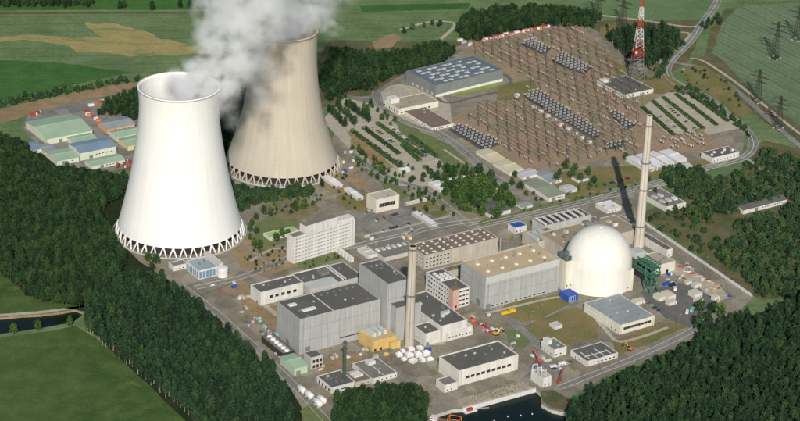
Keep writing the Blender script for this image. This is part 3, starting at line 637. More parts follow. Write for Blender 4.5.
# second unit: turbine hall
r = building('turbine_hall', 'long pale grey hall with tan gravel roof beside the white dome', 'hall', (79.7,-215.0,33.4,82.6,40.1,32.8), grey_clad, felt_tan, 1.2)
lu, lv, h = r['dims']
for i in range(5):
    for j in range(2): roofbox(r, lu * (.12 + .19 * i), lv * (.28 + .42 * j), 2.6, 2.6, 1.3, white_gl, 'roof_vent', par=1.2)
for i in range(4): roofbox(r, lu * (.2 + .19 * i), lv * .52, 1.2, 1.2, 1.0, steel, 'roof_vent', par=1.2)
band(r, 'R', .2, lu - .2, h - 7, h - .02, surf('pale_cladding_band', hexc('bcbcb8'), .6, .05, stain=.08), 'upper_wall_band', .35)
windows(r, 'R', 9, 1.2, 3.4, 1.8, int((lu - 16) / 5.2), 5.2)
windows(r, 'L', lv * .25, 0, 6, 7, 1, 1, grey_dk, steel, 'door'); windows(r, 'R', 4, 0, 4.5, 5, 1, 1, grey_dk, steel, 'door'); seams(r, 6.0, r['dims'][2] - 7.2)
# long workshop with many small skylights
r = building('workshop_building', 'long low building with brown roof dotted by small white skylights', 'building', (24.5,-135.5,33.4,84.7,27.6,15.0), beige_r, felt_br, .6)
lu, lv, h = r['dims']
for i in range(9):
    for j in range(4): roofbox(r, lu * (.06 + .11 * i), lv * (.14 + .24 * j), 1.9, 1.9, .9, white_gl, 'skylight', par=.6)
for k in range(3): windows(r, 'R', 3, 2 + k * 4, 3.2, 1.8, 7, 4.0); windows(r, 'L', 3, 2 + k * 4, 3, 1.8, int(lv / 4.4), 4.2)
for k in range(10): band(r, 'R', 33 + k * 6, 33.5 + k * 6, 0, h - .6, grey_lt, 'pilaster', .3)
# connecting galleries between workshop and hall
r = building('pipe_gallery', 'narrow brown-roofed gallery between workshop and tan-roofed hall', 'building', (44.9,-153.2,33.4,61.7,9.5,7.2), beige_r, felt_br, .4)
lu, lv, h = r['dims']
for k in range(8): roofbox(r, 4 + k * lu / 8.5, lv * .5, 1.5, 1.5, 1, steel, par=.4)
# white dome
dloc = (186.2,-147.8)
r = empty('reactor_dome', 'large cream-white domed reactor building', 'dome', dloc)
R = 31.6; hc = 21.5; RZ = 35.0; b = MB()
b.lathe([(R + .2, 0), (R, .5), (R, hc)] + [(R * cos(a), hc + RZ * sin(a)) for a in [pi / 2 * i / 26 for i in range(1, 26)]] + [(.6, hc + RZ - .02)], 128)
put('shell', b.mesh('shell', cream_p, True), r)
b = MB(); b.lathe([(1.6, hc + RZ - .3), (1.6, hc + RZ + .5), (.2, hc + RZ + .8)], 16); put('crown_vent', b.mesh('crown_vent', cream_p), r)
# annexes hugging the dome
r = building('dome_annex', 'cream annex block squeezed between tan-roofed hall and dome', 'annex', (154.4,-170.6,33.4,12.1,17.6,30.2), cream_r, felt_dk, .8)
lu, lv, h = r['dims']
for (x, y, w, d, hh) in ((.3, .3, 4, 4, 4), (.6, .6, 5, 4, 6), (.3, .75, 4, 5, 5), (.7, .25, 3, 3, 3)): roofbox(r, lu * x, lv * y, w, d, hh, surf('grey_green_plant', hexc('5f6b66'), .6, .2), par=.8)
windows(r, 'R', 3, 4, 1.5, 2.5, 2, 4); windows(r, 'L', 3, 4, 1.6, 2, 3, 4)
r = building('dome_annex', 'narrow cream annex on the green gantry side of the dome', 'annex', (211.6,-166.9,33.4,8.4,7.4,21.6), cream_r, felt_md, .6)
windows(r, 'R', 2.5, 3, 1.4, 2, 1, 3); windows(r, 'L', 2, 12, 1.4, 2, 1, 3)
r = building('auxiliary_building', 'large flat tan-roofed building wrapped behind the white dome', 'building', (156.0,-106.6,33.4,92.4,39.3,14.7), beige_r, surf('sandy_roof', hexc('9c9078'), .95, .15), .8)
lu, lv, h = r['dims']
rb = random.Random(3)
for k in range(16): roofbox(r, lu * rb.uniform(.05, .95), lv * rb.uniform(.45, .95), rb.uniform(2, 6), rb.uniform(2, 5), rb.uniform(1.2, 3.5), rb.choice([grey_lt, steel, white_p, felt_md]))
r = building('auxiliary_building', 'stepped low block with dark plant behind the tan-roofed hall', 'building', (132.4,-86.2,33.4,29.5,24.3,10.6), beige_r, felt_md, .6)
lu, lv, h = r['dims']
for k in range(3): sub_box(r, 'roof_duct', 2 + k * 7, 5 + k * 7, 3, lv - 3, h - .6, h + 1.6, roof_lt)
r = building('cooler_bank', 'white-framed cooler bank with dark bays behind the auxiliary building', 'building', (140.8,-48.6,33.4,57.3,19.6,10.7), grey_lt, felt_dk, .5)
lu, lv, h = r['dims']
for k in range(7): sub_box(r, 'cooler_frame', 3 + k * lu / 7.4, 4 + k * lu / 7.4, 1, lv - 1, h - .5, h + 1.4, white_p)
for k in range(6): roofbox(r, 7 + k * lu / 7.4, lv * .5, 3.5, lv * .5, 1.2, steel_dk, 'fan_unit', par=.5)
windows(r, 'R', 5, 1, 3, 4, 7, 6)
r = building('gate_house', 'small white-roofed building at the road behind the dome', 'building', (206.9,10.0,33.4,18.6,18.7,4.4), white_r, white_gl, .3)
windows(r, 'R', 3, 1, 2, 1.6, 3, 4)
r = building('auxiliary_building', 'grey low block at the foot of the slender stack', 'building', (217.3,-46.5,33.4,23.1,30.4,7.5), grey_lt, felt_md, .5)
lu, lv, h = r['dims']
for k in range(5): roofbox(r, 4 + (k % 3) * 7, 5 + (k // 3) * 9, 4, 5, 2.4, [roof_lt, grey_lt, white_p][k % 3], par=.5)
r = building('stack_plinth', 'cream block at the base of the slender stack', 'building', (223.7,-109.7,33.4,17.5,13.5,9.5), cream_r, grey_lt, .5)
# green equipment gantry
r = empty('equipment_gantry', 'green steel lifting gantry with grey hood beside the dome', 'gantry', (222.7,-153.3), radians(33.4 - 90))
def truss(b, x0, x1, y, z, hgt, n=6, rr=.35):
    b.bar((x0, y, z), (x1, y, z), rr); b.bar((x0, y, z + hgt), (x1, y, z + hgt), rr)
    for k in range(n):
        a = x0 + (x1 - x0) * k / n; c = x0 + (x1 - x0) * (k + 1) / n
        b.bar((a, y, z), (c, y, z + hgt), rr * .7); b.bar((c, y, z), (c, y, z + hgt), rr * .7)
    b.bar((x0, y, z), (x0, y, z + hgt), rr * .7)
for nm, z, hg in (('upper_girder', 26, 4), ('lower_girder', 17, 3.5)):
    b = MB()
    for y in (0, 9): truss(b, -10, 22, y, z, hg, 8, .55)
    for k in range(9): b.bar((-10 + 4 * k, 0, z), (-10 + 4 * k, 9, z), .35)
    b.box(-10, 22, .5, 8.5, z - .3, z - .05)
    put(nm, b.mesh(nm, green_st), r)
for x in (12, 21):
    for y in (0, 9): b = MB(); b.bar((x, y, 0), (x, y, 26), .75); put('leg', b.mesh('leg', green_st), r)
b = MB()
for y in (0, 9): b.bar((12, y, 2), (21, y, 16), .4); b.bar((21, y, 2), (12, y, 16), .4)
for x in (12, 21): b.bar((x, 0, 2), (x, 9, 16), .4); b.bar((x, 9, 2), (x, 0, 16), .4)
put('bracing', b.mesh('bracing', green_st), r)
b = MB(); b.prism([(-13, -1), (-2, -1), (-2, 10), (-13, 10)], 27, 33); put('hood', b.mesh('hood', surf('grey_hood', hexc('b5b8b2'), .6, .1)), r)
# buildings right of the dome
r = building('store_building', 'long low building with dark grey roof along the white boundary fence', 'building', (256.6,-89.0,33.4,8.1,50.8,8.5), white_r, felt_dk, .4)
windows(r, 'R', 3, 1.5, 2, 2, 1, 4)
r = building('store_building', 'cream block with dark doors beside the green gantry', 'building', (242.6,-130.1,33.4,23.7,25.7,10.4), cream_r, surf('pale_roof', hexc('a8a08f'), .9, .1), .5)
windows(r, 'R', 5, 0, 3.2, 3.6, 2, 9, black_m, grey_dk, 'door')
r = building('low_hall', 'low white hall with pale grey roof in front of the dome', 'hall', (199.2,-254.9,33.4,39.5,52.1,9.5), cream_r, roof_grey, .3)
lu, lv, h = r['dims']
b = MB(); b.box(4, lu - 4, -.32, .1, h * .42, h * .66); put('window_band', b.mesh('window_band', glass_d), r)
for k in range(9): sub_box(r, 'mullion', 4 + k * (lu - 8) / 8 - .15, 4 + k * (lu - 8) / 8 + .15, -.42, .05, h * .42, h * .66, white_p)
windows(r, 'L', 6, 1, 2, 2.6, 2, 5); band(r, 'L', 18, lv - 4, h * .35, h * .6, surf('pale_panel', hexc('cfd3d0'), .6, .05), 'cladding_panel', .2)
for k in range(5): sub_box(r, 'roof_seam', .4, lu - .4, lv * (k + 1) / 6 - .12, lv * (k + 1) / 6 + .12, h - .3, h - .12, steel)
# harbour side
r = building('pump_house', 'white pump house with dark roof and window row above the harbour', 'building', (54.7,-361.7,33.4,61.6,30.3,14.9), surf('pale_cream_render', hexc('d8d4c8'), .8, .08, stain=.16), felt_dk, 1.0)
lu, lv, h = r['dims']
windows(r, 'R', 9, h * .36, 4.4, 3.0, 9, 5.4)
windows(r, 'L', lv * .3, 0, 3, 4, 1, 4, grey_dk, steel, 'door')
for k in range(3): roofbox(r, lu * (.2 + .3 * k), lv * .85, 1.6, 1.6, 1.2, steel, 'roof_vent', par=1.0)
r = building('pump_annex', 'small white annex with dark roof against the pump house end', 'building', (42.8,-374.0,33.4,13.9,13.0,7.2), white_r, felt_md, .5)
windows(r, 'R', 3, 1.2, 1.6, 1.6, 2, 4)
r = building('quay_building', 'small white L-shaped building with roof terrace near the harbour crane', 'building', (138.2,-303.5,33.4,14.1,19.1,7.9), white_r, felt_md, .6)
lu, lv, h = r['dims']
sub_box(r, 'tower_block', 1, 6, lv - 8, lv - 1, h - .6, h + 3.5, white_r); roofbox(r, lu * .6, lv * .3, 2, 2, 1.2, teal_p, par=.6)
windows(r, 'R', 3, 1.5, 2, 2, 2, 4.5); windows(r, 'L', 4, 1.5, 2, 2, 4, 4.5)
r = building('canteen_building', 'low white building with dark roof and white roof ribs by the wood', 'building', (166.2,-318.0,33.4,33.8,23.9,5.4), white_r, felt_dk, .3)
lu, lv, h = r['dims']
for k in range(4): sub_box(r, 'roof_rib', lu * (.15 + .22 * k), lu * (.15 + .22 * k) + .6, lv * .1, lv * (.45 if k % 2 else .7), h - .3, h + .1, white_p)
sub_box(r, 'roof_rib', lu * .1, lu * .85, lv * .32, lv * .32 + .6, h - .3, h + .08, white_p)
windows(r, 'R', 12, 1.3, 2.6, 1.8, 5, 4.4); windows(r, 'L', 6, 1, 1.8, 2.2, 3, 5)
r = building('small_kiosk', 'small white kiosk with grey roof on the lawn', 'kiosk', (142.1,-249.8,33.4,8.5,8.6,3.0), white_r, roof_lt, .2)
windows(r, 'R', 1.6, 1, 1.2, 1.2, 2, 2.4)
# bottom centre row
r = building('boiler_house', 'low white building with dark garage doors beside the green chimney', 'building', (-51.8,-382.9,33.4,23.2,24.3,5.7), white_r, felt_dk, .5)
lu, lv, h = r['dims']
windows(r, 'L', 4, .3, 3, 3.4, 4, 5.2, black_m, white_p, 'garage_door'); windows(r, 'R', 12, 1.6, 6, 1.6, 1, 4)
for k in range(6): roofbox(r, 4 + (k % 3) * 5, 6 + (k // 3) * 9, 1, 1, .9, steel, 'roof_vent', par=.5)
stack('green_chimney', (-41.9,-364.7), 1.5, 1.3, 40.9, surf('dark_green_paint', hexc('4a5d52'), .6, .12), 'thin dark green chimney on the low boiler house', (38,))
r = building('boiler_house', 'low beige building with sunken roof court beside the boiler house', 'building', (-33.4,-371.0,33.4,17.5,19.2,4.8), beige_r, felt_br, .5)
lu, lv, h = r['dims']; sub_box(r, 'roof_court', lu * .3, lu * .8, lv * .4, lv * .8, h - .5, h + 1.2, white_p); windows(r, 'R', 5, 1.2, 1.8, 1.6, 3, 4.5)
r = building('workshop_building', 'low grey-roofed workshop with white rooftop box behind the small wood', 'building', (-18.0,-362.8,33.4,24.6,32.5,4.8), white_r, felt_md, .4)
lu, lv, h = r['dims']; roofbox(r, lu * .55, lv * .78, 7, 6, 3, white_r, 'roof_house', par=.4); sub_box(r, 'roof_seam', lu * .5, lu * .5 + .5, .6, lv - .6, h - .4, h - .1, white_p)
windows(r, 'R', 5, 1.2, 2, 1.6, 5, 4.5)
r = building('filter_building', 'ochre-yellow building with grey rooftop boxes in front of grey hall', 'building', (-19.7,-305.7,33.4,24.5,21.8,10.8), ochre_r, felt_tan, .4)
lu, lv, h = r['dims']
for k in range(3): roofbox(r, lu * (.28 + .22 * k), lv * .6, 3.2, lv * .5, 3.4, roof_lt, par=.4)
sub_box(r, 'low_wing', lu - 8, lu + 2, -4, -.01, 0, h * .65, ochre_r); windows(r, 'L', 5, 0, 3, 3.2, 1, 4, black_m, ochre_r, 'door'); windows(r, 'R', 3, 0, 2.6, 3, 2, 6, glass_d, ochre_r, 'door')
r = building('gatehouse', 'white single-storey building with dark roof and five dark windows', 'building', (-123.0,-223.5,33.4,44.8,18.4,13.6), white_r, felt_dk, .8)
lu, lv, h = r['dims']; windows(r, 'R', 11, h * .4, 4, 3.2, 5, 6.2); windows(r, 'L', 6, 0, 2.5, 3, 1, 4, grey_dk, steel, 'door')
r = building('control_building', 'low wide building with dark roof halves and white roof pipes', 'building', (-79.4,-201.5,33.4,57.1,35.6,8.1), grey_lt, felt_dk, .7)
lu, lv, h = r['dims']
sub_box(r, 'pale_roof', 1, lu * .55, 1, lv * .42, h - .7, h - .45, roof_lt); sub_box(r, 'roof_house', lu * .42, lu * .58, lv * .55, lv * .8, h - .7, h + 2, felt_md)
for k in range(2): sub_box(r, 'roof_pipe', lu * (.62 + .05 * k), lu * (.62 + .05 * k) + 1, 1, lv - 1, h + .6, h + 1.6, white_p)
sub_box(r, 'roof_pipe', 2, lu * .66, lv - 3, lv - 2, h + .6, h + 1.6, white_p)
for k in range(9): b = MB(); b.bar((lu * .65, 3 + k * (lv - 6) / 8, h - .7), (lu * .65, 3 + k * (lv - 6) / 8, h + .7), .25); put('pipe_support', b.mesh('pipe_support', white_p), r)
# office slab
slab_gl = glassy('beige_glazing', hexc('9a927f'), .3)  # pale greyish-beige glass for the office slab windows
r = building('office_slab', 'white seven-storey office slab with penthouse behind the control building', 'office', (-98.5,-132.8,40.0,73.1,10.7,27.5), white_r, felt_md, .8)
lu, lv, h = r['dims']; fl = (h - 2) / 7
for k in range(7):
    z = 1 + k * fl + fl * .36
    windows(r, 'R', 3.4, z, 2.9, fl * .36, int((lu - 3) / 3.7), 3.7, slab_gl); windows(r, 'L', 3, z, 1.5, fl * .36, 2, 4, slab_gl)
    band(r, 'R', .1, lu - .1, 1 + k * fl - .25, 1 + k * fl + .1, white_p, 'floor_band', .25)
sub_box(r, 'penthouse', lu * .2, lu * .72, lv * .12, lv * .95, h - .8, h + 7, white_r); sub_box(r, 'penthouse_roof', lu * .2 + .4, lu * .72 - .4, lv * .12 + .4, lv * .95 - .4, h + 7, h + 7.2, felt_md)
sub_box(r, 'roof_house', lu * .74, lu * .99, lv * .1, lv * .95, h - .8, h + 2.2, white_r)
r = building('covered_walkway', 'white covered walkway from the office slab to the control building', 'walkway', (-44.6,-126.0,33.4,3.2,33.9,5.2), white_r, white_p, .2)
lu, lv, h = r['dims']
for k in range(6): b = MB(); b.bar((0, 2 + k * (lv - 4) / 5, 0), (0, 2 + k * (lv - 4) / 5, h), .3); put('pillar', b.mesh('pillar', white_p), r)
r = building('garden_pavilion', 'low pavilion with lime green roof among garden trees', 'pavilion', (-124.0,-83.4,33.4,33.1,13.1,3.2), white_r, roof_lime, .15)
windows(r, 'R', 3, .6, 2, 1.4, 5, 4)
r = building('workshop_building', 'white cube building with one long dark window by the parking area', 'building', (-24.1,-9.5,33.4,27.5,17.5,14.7), surf('pinkish_white_render', hexc('d6cdbd'), .8, .08, stain=.1), surf('pale_flat_roof', hexc('b5aea0'), .9, .1), .5)
lu, lv, h = r['dims']; windows(r, 'R', 5.5, h * .38, 3.0, 4, int((lu - 6) / 3.1), 3.1, frame=grey_dk)
# tower pump house
r = building('cooling_pump_house', 'blue-glazed pump house with grey roof at the foot of white tower', 'building', (-183.7,-174.6,33.4,20.4,24.9,9.2), white_r, surf('blue_grey_roof', hexc('8f9ba3'), .7, .12), .3)
lu, lv, h = r['dims']
windows(r, 'R', 2.2, .8, 3.2, h - 2, int(lu / 3.6), 3.5, glass_b, white_p); windows(r, 'L', 2.5, .8, 3.2, h - 2, int(lv / 3.8), 3.6, glass_b, white_p)
r = building('cooling_pump_house', 'white block beside the blue-glazed pump house at the tower foot', 'building', (-208.6,-158.5,33.4,14.7,10.2,5.2), white_r, felt_md, .4)
windows(r, 'R', 3, 1, 1.6, 1.8, 3, 3.4)
r = empty('round_tank', 'white round tank at the foot of the white tower', 'tank', (-162.5,-164.3)); b = MB(); b.lathe([(5.2, 0), (5.2, 8.4), (4.9, 8.8), (.3, 9.4)], 32); put('shell', b.mesh('shell', white_p), r); b = MB(); b.lathe([(5.25, 5), (5.5, 5.05), (5.5, 5.5), (5.25, 5.55)], 32, cap=False); put('hoop', b.mesh('hoop', grey_lt), r)
r = building('pipe_gallery', 'white sloping gallery from the white tower to the round tank', 'walkway', (-167.3,-147.4,33.4,4.8,30.4,4.1), white_r, grey_lt, .2)
# far office hall with glazed roof
r = building('glass_roofed_hall', 'grey hall with bluish glazed roof strips near the switchyard', 'hall', (35.3,316.9,38.0,98.2,55.4,14.5), grey_dk, surf('dark_bluish_roof', hexc('667076'), .7, .12), .4)
lu, lv, h = r['dims']
for i in range(6):
    for j in range(11):
        if (i * 5 + j * 3) % 13 == 0: continue
        put('skylight', boxm(lu * .055, lv * .055, .8, roof_lt if (i + j) % 3 else glass_s), r, (lu * (.12 + .076 * j), lv * (.12 + .145 * i), h - .4))
band(r, 'R', .1, lu - .1, 0, 3.2, white_p, 'base_wall', .4)
windows(r, 'L', 6, 1, 4, 4, 5, 9, grey_lt, steel, 'door')
r = building('entrance_building', 'beige flat building in front of the glass-roofed hall', 'building', (-5.2,259.0,33.4,52.4,29.9,7.1), cream_r, surf('pale_brown_roof', hexc('a49b88'), .9, .1), .4)
lu, lv, h = r['dims']; windows(r, 'L', 4, 1.2, 3, 2.4, 6, 5); windows(r, 'R', 4, 1.2, 3, 2.4, 7, 6); sub_box(r, 'roof_house', 1, 12, lv - 12, lv - 2, h - .4, h + 5, white_r)
r = building('canteen_building', 'low building with brown roof below the glass-roofed hall', 'building', (31.4,215.3,33.4,28.8,59.2,3.5), cream_r, surf('mauve_brown_roof', hexc('7a6c61'), .9, .1), .3)
windows(r, 'R', 3, .8, 2.4, 1.6, 6, 3.4); windows(r, 'L', 4, .8, 2.4, 1.6, 9, 5)
# switchyard control building
r = building('relay_building', 'white building with dark roof at the foot of the lattice mast', 'building', (249.2,334.0,33.4,42.7,50.7,4.9), white_r, felt_dk, .3)
lu, lv, h = r['dims']; windows(r, 'R', 4, 1, 2.6, 1.8, 7, 5); windows(r, 'L', 4, 1, 2.6, 1.8, 6, 5); sub_box(r, 'roof_house', 2, 10, lv - 9, lv - 2, h - .3, h + 3, white_r)
# ---------------------------------------------------------------- vegetation
leaf_wood = leafy('woodland_leaves', hexc('1c331e'), hexc('344f2b'))
leaf_gard = leafy('garden_leaves', hexc('294424'), hexc('43602f'))
leaf_pop = leafy('poplar_leaves', hexc('1b3321'), hexc('314c2e'))
leaf_scr = leafy('scrub_leaves', hexc('26402a'), hexc('425c37'))
def crown_mesh(name, mat, r, hgt, blobs, per, leaf, seed, taper=.25, base=0.0):
    """many leaf-sized faces in clumps spread through the crown's volume"""
    rnd = random.Random(seed); b = MB()
    cs = []
    for k in range(blobs):
        t = (k + rnd.random()) / blobs
        z = base + hgt * (.08 + .88 * t); rr = r * sqrt(max(.05, 1 - (2 * abs(t - .42) / 1.2) ** 2)) * (1 - taper * t)
        a = k * 2.399 + rnd.random() * .8; q = rr * rnd.uniform(.25, .8)
        cs.append((Vector((q * cos(a), q * sin(a), z)), rnd.uniform(.34, .55) * r * (1 - taper * .6 * t)))
    cs.append((Vector((0, 0, base + hgt * .45)), r * .5)); cs.append((Vector((0, 0, base + hgt * .75)), r * .4))
    for c, br in cs:
        for k in range(per):
            d = Vector((rnd.gauss(0, 1), rnd.gauss(0, 1), rnd.gauss(.25, .9))).normalized()
            p = c + d * br * rnd.uniform(.65, 1.08)
            n = (d + Vector((rnd.gauss(0, .45), rnd.gauss(0, .45), rnd.gauss(.15, .45)))).normalized()
            u = n.orthogonal().normalized(); w = n.cross(u); s = leaf * rnd.uniform(.6, 1.3); ro = rnd.random() * pi
            e1 = (u * cos(ro) + w * sin(ro)) * s; e2 = (w * cos(ro) - u * sin(ro)) * s * rnd.uniform(.6, 1)
            b.face([p - e1 * .5, p - e2 * .5, p + e1 * .5, p + e2 * .5])
    return b.mesh(name, mat)
def trunk_mesh(name, mat, h, r, seed, crown_r):
    rnd = random.Random(seed); b = MB(); p = Vector((0, 0, -.2)); q = r
    for k in range(3):
        n = p + Vector((rnd.uniform(-.2, .2), rnd.uniform(-.2, .2), h / 3 + .1)); b.bar(p, n, q, 6, r2=q * .75); p = n; q *= .75
        if k:
            for j in range(3):
                a = rnd.random() * 2 * pi; b.bar(p, p + Vector((cos(a) * crown_r * .5, sin(a) * crown_r * .5, h * .18)), q * .5, 4, r2=q * .15)
    return b.mesh(name, mat)
KINDS = {}
def kind(key, mat, trunk_mat, r, hc, base, blobs, per, leaf, taper, n):
    KINDS[key] = [(crown_mesh(key + '_crown', mat, r * f, hc * f2, blobs, per, leaf, 100 + 7 * i + len(key), taper, base),
                   trunk_mesh(key + '_trunk', trunk_mat, base + hc * .55, .32 * r / 4 + .12, i, r))
                  for i, (f, f2) in enumerate(((1, 1), (.9, 1.1), (1.08, .94), (.95, 1.02))[:n])]
kind('broadleaf', leaf_wood, bark_d, 4.4, 10.5, 3.5, 20, 34, 1.1, .2, 4)
kind('poplar', leaf_pop, bark, 3.9, 12.5, 4.5, 20, 32, 1.05, .25, 4)
kind('garden', leaf_gard, bark_d, 3.4, 6.5, 1.6, 12, 30, 1.05, .25, 4)
kind('scrub', leaf_scr, bark_d, 2.7, 4.2, .2, 9, 28, .95, .3, 4)
protos = bpy.data.collections.new('vegetation_sources')
PCOL = {}
for key, lst in KINDS.items():
    col = bpy.data.collections.new('sources_' + key); PCOL[key] = col
    for i, (cm, tm) in enumerate(lst):
        bm = bmesh.new(); bm.from_mesh(cm); k = len(bm.faces); bm.from_mesh(tm); bm.faces.ensure_lookup_table()
        for f in bm.faces[k:]: f.material_index = 1
        me = bpy.data.meshes.new('source_' + key); bm.to_mesh(me); bm.free()
        me.materials.append(cm.materials[0]); me.materials.append(tm.materials[0])
        col.objects.link(bpy.data.objects.new('source_%s_%d' % (key, i), me))
CAM = Vector((0, -2003.46, 892.0)); MI = co.matrix_world.inverted()
def frame_xy(x, y, z):
    q = MI @ Vector((x, y, z)); k = 99 / 36
    return .5 + q.x / -q.z * k, .5 + q.y / -q.z * k * 1024 / 539
def scatter_group(key):
    ng = bpy.data.node_groups.new('scatter_' + key, 'GeometryNodeTree')
    ng.interface.new_socket('Geometry', in_out='INPUT', socket_type='NodeSocketGeometry')
    ng.interface.new_socket('Geometry', in_out='OUTPUT', socket_type='NodeSocketGeometry')
    A = ng.nodes.new; L = ng.links.new
    i = A('NodeGroupInput'); o = A('NodeGroupOutput'); ip = A('GeometryNodeInstanceOnPoints'); ci = A('GeometryNodeCollectionInfo')
    ci.inputs['Collection'].default_value = PCOL[key]; ci.inputs['Separate Children'].default_value = True; ci.inputs['Reset Children'].default_value = True
    sc = A('GeometryNodeInputNamedAttribute'); sc.data_type = 'FLOAT'; sc.inputs['Name'].default_value = 'size'
    ro = A('GeometryNodeInputNamedAttribute'); ro.data_type = 'FLOAT'; ro.inputs['Name'].default_value = 'turn'
    cb = A('ShaderNodeCombineXYZ')
    L(i.outputs[0], ip.inputs['Points']); L(ci.outputs[0], ip.inputs['Instance']); ip.inputs['Pick Instance'].default_value = True
    L(sc.outputs[0], ip.inputs['Scale']); L(ro.outputs[0], cb.inputs[2]); L(cb.outputs[0], ip.inputs['Rotation'])
    L(ip.outputs[0], o.inputs[0]); return ng
SG = {}
def stuff_trees(name, key, pts, label):
    me = bpy.data.meshes.new(name); me.from_pydata([(p[0], p[1], 0) for p in pts], [], [])
    a = me.attributes.new('size', 'FLOAT', 'POINT'); a.data.foreach_set('value', [p[2] for p in pts])
    a = me.attributes.new('turn', 'FLOAT', 'POINT'); a.data.foreach_set('value', [p[3] for p in pts])
    o = put(name, me); tag(o, label, None, kind='stuff')
    if key not in SG: SG[key] = scatter_group(key)
    m = o.modifiers.new('scatter', 'NODES'); m.node_group = SG[key]; return o
def fill(poly, step, seed, smin=.75, smax=1.25, keep=1.0, avoid=()):
    rnd = random.Random(seed); xs = [p[0] for p in poly]; ys = [p[1] for p in poly]; out = []
    y = min(ys); row = 0
    while y < max(ys):
        x = min(xs) + (step / 2 if row % 2 else 0)
        while x < max(xs):
            a = x + rnd.uniform(-.42, .42) * step; c = y + rnd.uniform(-.42, .42) * step
            if rnd.random() < keep and inpoly(a, c, poly) and not any(inpoly(a, c, q) for q in avoid):
                out.append((a, c, rnd.uniform(smin, smax), rnd.random() * 6.28))
            x += step
        y += step * .88; row += 1
    return out
N_IND = {'n': 0}
def single_tree(key, p, label, group, name, cat='tree', i=None):
    i = int(p[3] * 977) % len(KINDS[key]) if i is None else i; cm, tm = KINDS[key][i]
    r = empty(name, label, cat, (p[0], p[1], 0), p[3], group); r.scale = (p[2],) * 3
    put('trunk', tm, r); put('crown', cm, r); N_IND['n'] += 1; return r
